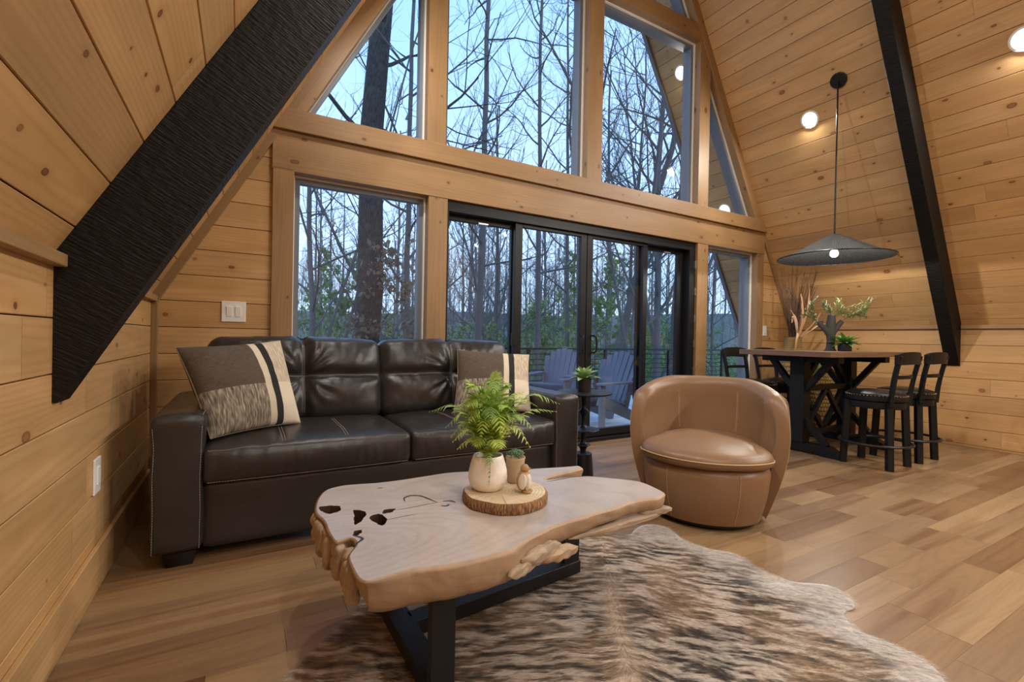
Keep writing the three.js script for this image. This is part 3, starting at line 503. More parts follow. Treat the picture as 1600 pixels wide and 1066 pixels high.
// ---- tan swivel barrel chair
const tanLeather = std({ color: lin(0.235, 0.135, 0.072), roughness: 0.44, roughnessMap: leatherRough, bumpMap: leatherBump, bumpScale: 0.0011, specularIntensity: 0.8 });
{
  const cx = 2.34, cz = -1.80, o = thing('barrel_chair', 'tan leather swivel barrel chair with pale stitching', 'armchair', [cx, 0, cz], Math.atan2(-2.34, 1.80) - 0.03);   // local +z is its front
  const AL = 1.80, outR = (y) => 0.318 + 0.105 * Math.sin(Math.PI / 2 * clamp((y - 0.03) / 0.46)) - 0.022 * sstep(0.46, 0.80, y), TH = 0.118;
  // angle a measured from the back; front edges of the shell at a = +-AL
  const topY = (a) => { const t = Math.abs(a) / AL; return 0.05 + (0.715 - 0.065 * sstep(0.3, 0.95, t)) * Math.pow(Math.max(0, 1 - Math.pow(t, 20)), 0.42); };
  const dirOf = (a) => [Math.sin(a), -Math.cos(a)];
  const shell = () => {
    const pos = [], idx = [], uv = [], NA = 160, prof = 26;
    for (let i = 0; i <= NA; i++) {
      let t = (i / NA) * 2 - 1; t = Math.sign(t) * (1 - Math.pow(1 - Math.abs(t), 2.2)); const a = t * AL, h = topY(a), [dx, dz] = dirOf(a), thick = TH * (0.55 + 0.45 * sstep(1, 0.8, Math.abs(t)));
      for (let k = 0; k <= prof; k++) {
        const q = k / prof; let r, y;
        if (q < 0.42) { y = lerp(0.03, Math.max(0.03, h - thick / 2), q / 0.42); r = outR(y); }
        else if (q < 0.62) { const w = (q - 0.42) / 0.2 * Math.PI, yb = Math.max(0.03, h - thick / 2); r = outR(yb) - thick / 2 + Math.cos(w) * thick / 2; y = yb + Math.sin(w) * Math.min(thick / 2, Math.max(0, h - 0.03)); }
        else { const yb = Math.max(0.03, h - thick / 2); y = lerp(yb, 0.03, (q - 0.62) / 0.38); r = outR(yb) - thick - 0.02 * sstep(yb, 0.4, y) + 0.012 * Math.sin(clamp((y - 0.35) / 0.35) * Math.PI); r = Math.min(r, outR(y) - 0.03); }
        pos.push(dx * r, y, dz * r); uv.push(a * 0.4, q * 1.6);
      }
    }
    const m = prof + 1; for (let i = 0; i < NA; i++) for (let k = 0; k < prof; k++) { const b = i * m + k; idx.push(b, b + 1, b + m, b + 1, b + m + 1, b + m); }
    const g = new THREE.BufferGeometry(); g.setAttribute('position', new THREE.Float32BufferAttribute(pos, 3)); g.setAttribute('uv', new THREE.Float32BufferAttribute(uv, 2)); g.setIndex(idx); g.computeVertexNormals(); return g;
  };
  const sh = part(o, 'shell', shell(), tanLeather);
  const inner = (a, y) => { const h = topY(a), yb = h - TH / 2, r = outR(yb) - TH - 0.02 * sstep(yb, 0.4, y) + 0.012 * Math.sin(clamp((y - 0.35) / 0.35) * Math.PI) - 0.001, [dx, dz] = dirOf(a); return V3(dx * r, y, dz * r); };
  for (const s of [-1, 1]) {
    for (const e of [-0.012, 0.012]) part(sh, 'stitching', stitches(seamLine(20, (t) => inner(s * (0.62 + e), lerp(0.44, 0.68, t)))), threadTan);
    part(sh, 'stitching', stitches(seamLine(50, (t) => { const a = s * AL * lerp(0.992, 0.60, Math.pow(t, 2.2)), h = topY(a), [dx, dz] = dirOf(a), r = outR(Math.max(0.05, h - 0.03)) + 0.0012; return V3(dx * r, Math.max(0.05, h - 0.035), dz * r); })), threadTan);
    const vert = seamLine(24, (t) => { const y = lerp(0.05, 0.60, t), a = s * (AL - 0.045), [dx, dz] = dirOf(a), r = outR(y) + 0.0015; return V3(dx * r, y, dz * r); });
    part(sh, 'stitching', stitches(vert), threadTan);
  }
  // front panel under the seat, bulging forwards between the shell's front edges
  const fp = (() => { const pos = [], idx = [], uv = [], n = 40, m = 16; for (let i = 0; i <= n; i++) for (let j = 0; j <= m; j++) { const a = lerp(-1.33, 1.33, i / n), v = j / m, y = lerp(0.035, 0.325, v), bul = 0.018 * Math.sin(Math.PI * v) * (1 - Math.pow(Math.abs(a) / 1.33, 6)), r = lerp(0.316, 0.368, v) + bul - 0.03 * Math.pow(Math.abs(a) / 1.33, 8) - 0.02 * sstep(0.9, 1, v); pos.push(Math.sin(a) * r, y, Math.cos(a) * r); uv.push(a * 0.35, y); } for (let i = 0; i < n; i++) for (let j = 0; j < m; j++) { const b = i * (m + 1) + j; idx.push(b, b + m + 1, b + 1, b + 1, b + m + 1, b + m + 2); } const g = new THREE.BufferGeometry(); g.setAttribute('position', new THREE.Float32BufferAttribute(pos, 3)); g.setAttribute('uv', new THREE.Float32BufferAttribute(uv, 2)); g.setIndex(idx); g.computeVertexNormals(); return g; })();
  const fpm = part(o, 'front_panel', fp, tanLeather);
  for (const s of [-1, 1]) part(fpm, 'stitching', stitches(seamLine(20, (t) => { const a = s * 0.5, v = lerp(0.03, 0.97, t), y = lerp(0.035, 0.325, v), r = lerp(0.316, 0.368, v) + 0.018 * Math.sin(Math.PI * v) - 0.02 * sstep(0.9, 1, v) + 0.0015; return V3(Math.sin(a) * r, y, Math.cos(a) * r); })), threadTan);
  part(fpm, 'stitching', stitches(seamLine(40, (t) => { const a = lerp(-1.25, 1.25, t), r = 0.368 + 0.003 - 0.016 - 0.03 * Math.pow(Math.abs(a) / 1.33, 8); return V3(Math.sin(a) * r, 0.309, Math.cos(a) * r); })), threadTan);
  // seat cushion: round, domed, its front proud of the shell
  const seatR = (a) => { const t = Math.abs(Math.abs(a) > Math.PI ? 0 : a); return lerp(0.395, 0.295, sstep(0.95, 1.55, t)); };
  const seat = (() => { const pos = [], idx = [], uv = [], n = 72, prof = [[0, 0.135], [0.3, 0.132], [0.55, 0.124], [0.75, 0.112], [0.88, 0.098], [0.95, 0.084], [0.985, 0.066], [1.0, 0.045], [0.985, 0.022], [0.94, 0.006], [0.8, 0.0], [0, 0.0]], m = prof.length; for (let i = 0; i <= n; i++) { const a = (i / n) * 2 * Math.PI - Math.PI; for (let k = 0; k < m; k++) { const [q, y] = prof[k], r = q * seatR(a); pos.push(Math.sin(a) * r, 0.328 + y * (1 - 0.12 * sstep(0.4, 1, q) * (Math.cos(a) > 0.6 ? 1 : 0.3)) + 0.003 * noise(Math.sin(a) * r * 9, Math.cos(a) * r * 9), Math.cos(a) * r); uv.push(Math.sin(a) * r, Math.cos(a) * r + y); } } for (let i = 0; i < n; i++) for (let k = 0; k < m - 1; k++) { const b = i * m + k; idx.push(b, b + 1, b + m, b + 1, b + m + 1, b + m); } const g = new THREE.BufferGeometry(); g.setAttribute('position', new THREE.Float32BufferAttribute(pos, 3)); g.setAttribute('uv', new THREE.Float32BufferAttribute(uv, 2)); g.setIndex(idx); return mergeNormals(g); })();
  const sc = part(o, 'seat_cushion', seat, tanLeather);
  part(sc, 'piping', tube(seamLine(50, (t) => { const a = lerp(-1.25, 1.25, t), r = seatR(a) * 0.999; return V3(Math.sin(a) * r, 0.372, Math.cos(a) * r); }), 0.0035, 6), threadTan);
  part(o, 'swivel_base', lathe([[0, 0.0], [0.27, 0.0], [0.28, 0.008], [0.28, 0.026], [0.25, 0.034], [0, 0.034]], 56), blackWood);
}
function mergeNormals(g) { const h = mergeVertices((() => { const c = g.clone(); c.deleteAttribute('normal'); const uv = c.attributes.uv; void uv; return c; })(), 1e-5); h.computeVertexNormals(); return h; }

// ---- live-edge coffee table
const TY = 0.43;
const slabTex = (() => { const t = dataTex(1024, 1024, (i, j) => { const x = (i / 1024) * 1.4, z = (j / 1024) * 1.4; const warp = 0.05 * fbm(x * 2.2, z * 2.2, 3, 3), cxx = x - 0.22, czz = z - 0.92; const rr = Math.hypot(cxx * 0.45, czz) + warp + 0.012 * noise(x * 9, z * 9); const ring = Math.pow(0.5 + 0.5 * Math.sin(rr * (150 + 60 * Math.sin(rr * 7)) * (1 + 0.3 * noise(x * 2, z * 2, 9)) + 3 * noise(x * 5, z * 14, 6)), 3), fib = noise(x * 60, z * 60 + warp * 300, 2), bl = fbm(x * 3, z * 3, 8, 3), pore = sstep(0.35, 0.6, noise(x * 30, z * 260, 4)); const l = 1 - 0.04 * ring + 0.03 * fib + 0.11 * bl - 0.04 * pore; return [0.79 * l, 0.74 * l, 0.70 * l]; }); t.repeat.set(1 / 1.4, 1 / 1.4); return t; })();
const slabMat = std({ map: slabTex, color: lin(0.76, 0.745, 0.74), roughness: 0.28, specularIntensity: 1.0 });
const barkSide = std({ map: slabTex, color: lin(0.66, 0.52, 0.37), roughness: 0.55 });
const driftWood = std({ map: slabTex, color: lin(0.62, 0.54, 0.43), roughness: 0.75 });
const voidMat = std({ color: lin(0.055, 0.028, 0.015), roughness: 0.8 });
const steelBlack = std({ color: lin(0.010, 0.0105, 0.0125), roughness: 0.4, specularIntensity: 0.8 });
{
  const O = [[0.2, -1.567], [0.232, -1.717], [0.269, -1.783], [0.327, -1.804], [0.383, -1.797], [0.45, -1.782], [0.522, -1.778], [0.626, -1.783], [0.736, -1.788], [0.89, -1.745], [1.02, -1.703], [1.216, -1.652], [1.289, -1.634], [1.277, -1.592], [1.118, -1.562], [1.041, -1.531], [1.195, -1.514], [1.301, -1.423], [1.364, -1.345], [1.362, -1.258], [1.345, -1.2], [1.281, -1.17], [1.2, -1.182], [1.065, -1.161], [0.894, -1.144], [0.813, -1.13], [0.695, -1.091], [0.616, -1.053], [0.511, -1.044], [0.437, -1.05], [0.348, -1.068], [0.251, -1.061], [0.234, -1.079], [0.228, -1.159], [0.233, -1.219], [0.264, -1.278], [0.258, -1.317], [0.223, -1.308], [0.212, -1.373], [0.212, -1.475]];
  const ox = 0.75, oz = -1.42, o = thing('coffee_table', 'live-edge wood slab coffee table on a black steel base', 'coffee table', [ox, 0, oz]);
  const pts = new THREE.CatmullRomCurve3(O.map((p) => V3(p[0] - ox, 0, p[1] - oz)), true, 'centripetal').getPoints(240).slice(0, 240), n = pts.length;
  const nrm = pts.map((p, i) => { const d = pts[(i + 1) % n].clone().sub(pts[(i + n - 1) % n]).normalize(); return V3(d.z, 0, -d.x); });
  let area = 0; for (let i = 0; i < n; i++) { const a = pts[i], b = pts[(i + 1) % n]; area += a.x * b.z - b.x * a.z; } const flip = area > 0 ? 1 : -1; for (const q of nrm) q.multiplyScalar(flip);
  // rings down the live edge: inset, height
  const rings = [[0.010, 0], [0.003, -0.004], [0.0, -0.013], [0.001, -0.035], [0.004, -0.06], [0.010, -0.085], [0.022, -0.103], [0.05, -0.112]];
  const ringP = rings.map(([d, y], k) => pts.map((p, i) => { const rough = k > 1 ? (0.005 * noise(p.x * 16, y * 30, p.z * 16) + 0.004 * noise(p.x * 70, y * 120, p.z * 70)) * Math.min(1, k / 3) : 0, left = sstep(-0.38, -0.52, p.x); return p.clone().addScaledVector(nrm[i], -(d + rough + left * 0.02 * (k > 1 ? k / 4 : 0))).setY(y * (k > 1 ? lerp(0.92, 0.5, sstep(0.55, 1.05, p.x + ox)) : 1) + (k > 1 ? 0.006 * noise(p.x * 13, 4, p.z * 13) : 0)); }));
  const pos = [], idx = [], uv = []; for (const r of ringP) for (const p of r) { pos.push(p.x, TY + p.y, p.z); uv.push(p.x + ox, p.z + oz + 2.2 + p.y); }
  for (let k = 0; k < rings.length - 1; k++) for (let i = 0; i < n; i++) { const a = k * n + i, b = k * n + (i + 1) % n, c = a + n, d = b + n; flip > 0 ? idx.push(a, b, c, b, d, c) : idx.push(a, c, b, b, c, d); }
  const side = new THREE.BufferGeometry(); side.setAttribute('position', new THREE.Float32BufferAttribute(pos, 3)); side.setAttribute('uv', new THREE.Float32BufferAttribute(uv, 2)); side.setIndex(idx); side.computeVertexNormals();
  const holes = [[[0.222, -1.604], [0.277, -1.587], [0.271, -1.538], [0.241, -1.529], [0.224, -1.554]], [[0.312, -1.529], [0.343, -1.495], [0.319, -1.437], [0.294, -1.406], [0.298, -1.453], [0.306, -1.482]], [[0.344, -1.447], [0.375, -1.461], [0.385, -1.409], [0.36, -1.367], [0.349, -1.389]], [[0.282, -1.362], [0.301, -1.362], [0.29, -1.333], [0.272, -1.328]], [[0.397, -1.486], [0.43, -1.479], [0.411, -1.455], [0.388, -1.459]]];
  const sm = holes.map((h, hi) => new THREE.CatmullRomCurve3(h.map((p) => V3(p[0] - ox, 0, p[1] - oz)), true).getPoints(26).slice(0, 26).map((p) => V3(p.x + 0.005 * noise(p.x * 90, hi, p.z * 90), 0, p.z + 0.005 * noise(p.x * 90, hi + 3, p.z * 90))));
  const ok = sm;
  const cap = (outer, hs, y, up) => { const c = outer.map((p) => new THREE.Vector2(p.x, p.z)), H = hs.map((h) => h.map((p) => new THREE.Vector2(p.x, p.z))); const tri = THREE.ShapeUtils.triangulateShape(c, H), all = [...c, ...H.flat()], ps = [], us = [], ix = []; for (let i = 0; i < all.length; i++) { const p = all[i]; ps.push(p.x, up ? y : TY + outer[i].y, p.y); us.push(p.x + ox, p.y + oz + 2.2); } for (const t of tri) { const [a, b, d] = t, cr = (all[b].x - all[a].x) * (all[d].y - all[a].y) - (all[b].y - all[a].y) * (all[d].x - all[a].x); (cr < 0) === up ? ix.push(a, b, d) : ix.push(a, d, b); } const g = new THREE.BufferGeometry(); g.setAttribute('position', new THREE.Float32BufferAttribute(ps, 3)); g.setAttribute('uv', new THREE.Float32BufferAttribute(us, 2)); g.setIndex(ix); g.computeVertexNormals(); return g; };
  const top = part(o, 'slab', cap(ringP[0], ok, TY, true), slabMat);
  part(top, 'live_edge', merged([side, cap(ringP[ringP.length - 1], [], TY - 0.113, false)]), barkSide);
  for (const h of ok) { const ps = [], ix = [], m = h.length; h.forEach((p) => ps.push(p.x, TY, p.z)); h.forEach((p) => ps.push(p.x * 0.97 + h[0].x * 0.03, TY - 0.05, p.z * 0.97 + h[0].z * 0.03)); for (let i = 0; i < m; i++) { const b = (i + 1) % m; ix.push(i, b, m + i, b, m + b, m + i); } for (let i = 1; i < m - 1; i++) ix.push(m, m + i, m + i + 1); const g = new THREE.BufferGeometry(); g.setAttribute('position', new THREE.Float32BufferAttribute(ps, 3)); g.setIndex(ix); part(top, 'hollow', toCreasedNormals(g, 0.6), std({ color: voidMat.color, roughness: 0.8, side: THREE.DoubleSide })); }
  // dark cracks filled in the surface
  const crack = (P, w) => { const c = curve(P.map((p) => [p[0] - ox, TY + 0.0006, p[1] - oz]), 30), ps = [], ix = []; c.forEach((p, i) => { const d = c[Math.min(c.length - 1, i + 1)].clone().sub(c[Math.max(0, i - 1)]).normalize(), t = i / (c.length - 1), ww = w * Math.pow(Math.sin(Math.PI * clamp(t, 0.04, 0.96)), 0.5) * (1 + 0.5 * noise(i * 0.7, w * 900)); ps.push(p.x - d.z * ww, p.y, p.z + d.x * ww, p.x + d.z * ww, p.y, p.z - d.x * ww); if (i) ix.push(2 * i - 2, 2 * i - 1, 2 * i, 2 * i - 1, 2 * i + 1, 2 * i); }); const g = new THREE.BufferGeometry(); g.setAttribute('position', new THREE.Float32BufferAttribute(ps, 3)); g.setIndex(ix); g.computeVertexNormals(); part(top, 'crack', g, std({ color: lin(0.02, 0.015, 0.012), roughness: 0.5, side: THREE.DoubleSide })); };
  crack([[0.478, -1.53], [0.487, -1.565], [0.512, -1.578], [0.54, -1.563], [0.557, -1.52], [0.570, -1.475]], 0.0042); crack([[0.43, -1.468], [0.48, -1.468], [0.53, -1.472], [0.575, -1.473]], 0.0014); crack([[0.59, -1.475], [0.615, -1.468], [0.625, -1.445]], 0.004); crack([[0.57, -1.44], [0.585, -1.43], [0.6, -1.44]], 0.004); crack([[0.385, -1.40], [0.43, -1.405], [0.48, -1.405]], 0.0012); crack([[0.43, -1.71], [0.45, -1.705]], 0.003); crack([[0.272, -1.335], [0.29, -1.30], [0.262, -1.27]], 0.004); crack([[1.03, -1.50], [1.16, -1.505], [1.22, -1.49]], 0.003);
  // splintered ledge of wood under the near edge and the split rim on the right
  const chunk = (x, y, z, L, h, d, ry, sd, mat = driftWood) => { const g = soft(L, h, d, Math.min(h, d) * 0.25, [14, 6, 6], (p) => { const k = 1 - 0.75 * Math.pow(Math.abs(p.x) / (L / 2), 3); p.y *= k; p.z *= k; const q = 0.22 * Math.min(h, d); p.x += q * noise(p.x * 30, p.y * 60 + sd, p.z * 60); p.y += q * noise(p.x * 45, p.y * 70, p.z * 50 + sd); p.z += q * noise(p.x * 45 + sd, p.y * 70, p.z * 60); }); g.rotateY(ry); return part(top, 'splinter', g, mat, [x - ox, y, z - oz]); };
  chunk(0.735, 0.382, -1.094, 0.17, 0.036, 0.04, 0.32, 1); chunk(0.80, 0.364, -1.10, 0.15, 0.03, 0.04, 0.14, 2, barkSide); chunk(0.66, 0.368, -1.068, 0.12, 0.03, 0.03, 0.42, 3); chunk(1.10, 0.366, -1.176, 0.44, 0.02, 0.035, 0.05, 4); chunk(1.29, 0.376, -1.198, 0.15, 0.022, 0.045, -0.15, 5);
  for (const [x, z, w, h, sd] of [[0.236, -1.34, 0.075, 0.10, 6], [0.224, -1.415, 0.085, 0.10, 7], [0.216, -1.50, 0.09, 0.095, 9], [0.214, -1.575, 0.06, 0.08, 10], [0.25, -1.265, 0.07, 0.105, 11], [0.243, -1.20, 0.06, 0.10, 12]]) { const g = soft(0.032, h, w, 0.012, [5, 10, 8], (p) => { p.x += 0.012 * noise(p.y * 34, p.z * 40, sd); p.z *= 1 - 0.35 * sstep(0.0, -h / 2, p.y); p.z += 0.008 * noise(p.y * 50, sd, p.x * 40); }); part(top, 'splinter', g, sd % 3 ? barkSide : driftWood, [x - ox, TY - 0.012 - h / 2, z - oz]); }
  // steel base: a U under the left end, a stretcher and one leg at the right
  const B = (name, a, b, w, h) => part(o, name, bar(a.map((v, i) => v - [ox, 0, oz][i]), b.map((v, i) => v - [ox, 0, oz][i]), w, h, 0.002), steelBlack);
  B('leg', [0.47, 0.012, -1.165], [0.47, 0.335, -1.165], 0.068, 0.03); B('leg', [0.462, 0.012, -1.72], [0.462, 0.335, -1.72], 0.068, 0.03);
  B('floor_rail', [0.47, 0.037, -1.15], [0.462, 0.037, -1.735], 0.068, 0.05); B('top_rail', [0.47, 0.318, -1.15], [0.462, 0.318, -1.735], 0.068, 0.018);
  B('stretcher', [0.49, 0.037, -1.49], [1.232, 0.037, -1.578], 0.068, 0.05); B('leg', [1.198, 0.012, -1.575], [1.198, 0.375, -1.575], 0.076, 0.04);
}
// ================================================================ THINGS ON THE COFFEE TABLE
const leafGreen = (r, g, b, tr = 0.25) => std({ color: lin(r, g, b), roughness: 0.55, side: THREE.DoubleSide, transmission: tr, thickness: 0 });
const SY = TY + 0.036;
// ---- slice of a log
const barkTex = dataTex(512, 256, (i, j) => { const f = fbm(i / 9, j / 40, 2, 4), r = noise(i / 5, j / 90, 7); const l = clamp(0.5 + 0.9 * f + 0.5 * r); return mix3([0.30, 0.20, 0.125], [0.76, 0.59, 0.41], l); }, true, 1 / 0.25, 1 / 0.12);
const barkMat = std({ map: barkTex, roughness: 0.9, bumpMap: dataTex(256, 128, (i, j) => 0.5 + 0.6 * fbm(i / 5, j / 22, 2, 4), false, 1 / 0.2, 1 / 0.12), bumpScale: 0.006 });
const sliceTex = dataTex(512, 512, (i, j) => { const x = i / 512 - 0.46, y = j / 512 - 0.5, r = Math.hypot(x, y) + 0.03 * fbm(x * 3, y * 3, 2, 2), ring = Math.pow(0.5 + 0.5 * Math.sin(r * 190), 2), crack = Math.exp(-Math.pow(noise(Math.atan2(y, x) * 5, 1) / 0.035, 2)) * sstep(0.05, 0.3, r); const l = 1 - 0.12 * ring + 0.08 * fbm(x * 14, y * 14, 5, 3) - 0.22 * crack; return [0.84 * l, 0.755 * l, 0.635 * l]; }, true, 1 / 0.33, 1 / 0.33); sliceTex.offset.set(0.5, 0.5);
{
  const o = thing('log_slice', 'round slice of a log with bark rim used as a tray', 'wood slice', [0.775, TY, -1.395]), n = 72, R = (a) => 0.142 + 0.008 * noise(Math.cos(a) * 1.6, Math.sin(a) * 1.6, 3) + 0.02 * Math.cos(a - 0.6) * 0.5 + 0.0025 * noise(a * 9, 1);
  const pos = [], idx = [], uv = [], rings = [[0.96, 0.036], [1, 0.031], [1.012, 0.018], [1.0, 0.004], [0.97, 0.0]];
  rings.forEach(([s, y], k) => { for (let i = 0; i <= n; i++) { const a = (i / n) * 2 * Math.PI, r = R(a) * s + (k && k < 4 ? 0.003 * noise(Math.cos(a) * 24, y * 90, Math.sin(a) * 24) : 0); pos.push(Math.cos(a) * r, y, Math.sin(a) * r); uv.push(a * 0.15, y); } });
  for (let k = 0; k < 4; k++) for (let i = 0; i < n; i++) { const a = k * (n + 1) + i; idx.push(a, a + 1, a + n + 1, a + 1, a + n + 2, a + n + 1); }
  const g = new THREE.BufferGeometry(); g.setAttribute('position', new THREE.Float32BufferAttribute(pos, 3)); g.setAttribute('uv', new THREE.Float32BufferAttribute(uv, 2)); g.setIndex(idx); g.computeVertexNormals(); part(o, 'bark', g, std({ map: barkTex, roughness: 0.9, bumpMap: barkMat.bumpMap, bumpScale: 0.004, side: THREE.DoubleSide }));
  const top = new THREE.BufferGeometry(), tp = [0, 0.0362, 0], tu = [0, 0], ti = []; for (let i = 0; i <= n; i++) { const a = (i / n) * 2 * Math.PI, r = R(a) * 0.962; tp.push(Math.cos(a) * r, 0.036, Math.sin(a) * r); tu.push(Math.cos(a) * r, Math.sin(a) * r); if (i) ti.push(0, i + 1, i); }
  top.setAttribute('position', new THREE.Float32BufferAttribute(tp, 3)); top.setAttribute('uv', new THREE.Float32BufferAttribute(tu, 2)); top.setIndex(ti); top.computeVertexNormals(); part(o, 'cut_face', top, std({ map: sliceTex, roughness: 0.65 }));
}
// ---- leaflet blades: one flat pointed leaf, bent along its length
function blade(L, W, bend = 0.15, fold = 0.12, n = 4) {
  const pos = [], idx = []; for (let i = 0; i <= n; i++) { const t = i / n, w = W * Math.pow(Math.sin(Math.PI * Math.pow(clamp(t, 0.02, 0.985), 0.75)), 0.8), y = -bend * L * t * t; pos.push(-w / 2, y + fold * w, t * L, 0, y, t * L, w / 2, y + fold * w, t * L); }
  for (let i = 0; i < n; i++) { const a = i * 3; idx.push(a, a + 3, a + 1, a + 1, a + 3, a + 4, a + 1, a + 4, a + 2, a + 2, a + 4, a + 5); }
  const g = new THREE.BufferGeometry(); g.setAttribute('position', new THREE.Float32BufferAttribute(pos, 3)); g.setIndex(idx); g.computeVertexNormals(); return g;
}
// a fern frond: stem along points with paired leaflets
function frond(P, W0, pairs0, R, sub = true) {
  const W = W0 * 0.92, pairs = Math.round(pairs0 * 0.95);
  const c = new THREE.CatmullRomCurve3(P.map((p) => V3(...p)), false, 'centripetal'), out = [tube(c.getPoints(14), (t) => lerp(0.0016, 0.0005, t), 4)], up0 = V3(0, 1, 0), twist = R() * 6.283;
  for (let i = 0; i < pairs; i++) {
    const t = 0.12 + 0.87 * (i / (pairs - 1)), p = c.getPoint(t), d = c.getTangent(t), sd = d.clone().cross(up0); if (sd.lengthSq() < 0.12) { const w = twist; sd.add(V3(Math.cos(w), 0, Math.sin(w)).multiplyScalar(0.4)); sd.addScaledVector(d, -sd.dot(d)); } sd.normalize(); const nm = sd.clone().cross(d).normalize();
    const prof = Math.pow(Math.sin(Math.PI * clamp(0.10 + 0.86 * t)), 0.75) * (t > 0.92 ? 0.6 : 1), L = W * prof * (0.9 + 0.2 * R());
    for (const s of [-1, 1]) {
      const dir = sd.clone().multiplyScalar(s).addScaledVector(d, 0.42 + 0.5 * t).addScaledVector(nm, 0.10 - 0.25 * R()).normalize(), y = nm.clone().addScaledVector(dir, -nm.dot(dir)).normalize(), x = y.clone().cross(dir);
      const m = new THREE.Matrix4().makeBasis(x, y, dir).setPosition(p);
      const g = blade(L, Math.max(0.004, L * 0.21), 0.2 + 0.25 * R(), 0.15, 5); g.applyMatrix4(m); out.push(g);
      if (sub && L > 9) for (let k = 0; k < 6; k++) for (const e of [-1, 1]) { const t6 = 0.10 + k * 0.135, h = blade(L * 0.15 * (1.1 - 0.7 * t6), L * 0.06, 0.1, 0, 2); h.rotateY(e * 0.95); h.translate(e * L * 0.02, -0.3 * L * t6 * t6, L * t6); h.applyMatrix4(m); out.push(h); }
    }
  }
  return merged(out);
}
// ---- fern in its pale pot
{
  const px = 0.735, pz = -1.43, o = thing('potted_fern', 'bright green fern in a pale rounded pot on the log slice', 'potted fern', [px, SY, pz]), R = rng(301);
  const potTex = dataTex(256, 256, (i, j) => { const f = fbm(i / 70, j / 26 + 0.4 * noise(i / 60, j / 60), 3, 3); const l = 1 + 0.10 * f; return [0.93 * l, 0.905 * l, 0.865 * l]; });
  part(o, 'pot', lathe([[0, 0], [0.040, 0], [0.048, 0.003], [0.062, 0.022], [0.0665, 0.04], [0.0655, 0.06], [0.060, 0.085], [0.053, 0.108], [0.050, 0.116], [0.047, 0.117], [0.046, 0.112], [0.050, 0.09], [0.05, 0.08], [0, 0.08]], 56), std({ map: potTex, roughness: 0.55 }));
  part(o, 'soil', lathe([[0, 0.102], [0.046, 0.098]], 24), std({ color: lin(0.03, 0.02, 0.013), roughness: 1 }));
  const greens = [leafGreen(0.36, 0.52, 0.08), leafGreen(0.46, 0.60, 0.10), leafGreen(0.26, 0.44, 0.09), leafGreen(0.54, 0.66, 0.15)];
  const right = V3(0.867, 0, 0.498), back = V3(0.498, 0, -0.867);   // across and away from the viewer
  const F = (r, u, b, arch, w, pairs) => { const e = right.clone().multiplyScalar(r).addScaledVector(back, b), y0 = 0.10; const P = [[0.012 * (R() - 0.5), y0, 0.012 * (R() - 0.5)], [e.x * 0.22, y0 + (u - y0) * 0.45 + arch * 0.5, e.z * 0.22], [e.x * 0.6, y0 + (u - y0) * 0.85 + arch, e.z * 0.6], [e.x, u, e.z]]; part(o, 'frond', frond(P, w, pairs, R), greens[Math.floor(R() * 4)]); };
  F(-0.20, 0.262, -0.02, 0.045, 0.045, 19); F(-0.08, 0.375, 0.0, 0.0, 0.05, 20); F(0.02, 0.40, 0.03, 0, 0.05, 20); F(0.115, 0.335, -0.02, 0.02, 0.052, 20); F(0.24, 0.295, 0.0, 0.06, 0.05, 20); F(0.235, 0.26, 0.05, 0.03, 0.04, 18);
  F(-0.115, 0.17, -0.06, 0.05, 0.04, 16); F(-0.10, 0.145, -0.05, 0.035, 0.035, 14); F(0.15, 0.22, -0.07, 0.06, 0.05, 18); F(0.14, 0.165, -0.09, 0.07, 0.045, 16); F(-0.04, 0.30, -0.05, 0.02, 0.055, 20); F(0.06, 0.29, -0.06, 0.03, 0.055, 20); F(0.01, 0.25, -0.09, 0.06, 0.05, 18); F(-0.06, 0.24, -0.08, 0.06, 0.05, 18); F(0.10, 0.30, 0.05, 0.03, 0.05, 18); F(-0.10, 0.28, 0.06, 0.04, 0.05, 18); F(0.05, 0.20, -0.10, 0.075, 0.05, 16); F(-0.02, 0.20, -0.10, 0.06, 0.045, 16); F(0.0, 0.33, 0.08, 0.02, 0.05, 18); F(0.17, 0.27, 0.10, 0.06, 0.045, 18); F(-0.14, 0.24, 0.10, 0.06, 0.045, 18); F(0.09, 0.24, -0.03, 0.04, 0.055, 18); F(-0.03, 0.34, -0.02, 0.02, 0.05, 18); F(0.07, 0.36, 0.0, 0.01, 0.05, 18);
  for (let k = 0; k < 20; k++) { const a = R() * 6.283, q = 0.06 + 0.12 * R(); F(Math.cos(a) * q, 0.16 + 0.20 * R(), Math.sin(a) * q * 0.9, 0.02 + 0.05 * R(), 0.045 + 0.01 * R(), 17); }
  // one frond hangs over the rim towards the viewer
  const h = back.clone().negate(); part(o, 'frond', frond([[0, 0.105, 0], [h.x * 0.045, 0.135, h.z * 0.045], [h.x * 0.068 + right.x * 0.01, 0.108, h.z * 0.068 + right.z * 0.01], [h.x * 0.074 + right.x * 0.008, 0.03, h.z * 0.074 + right.z * 0.008]], 0.02, 16, R), greens[2]);
}
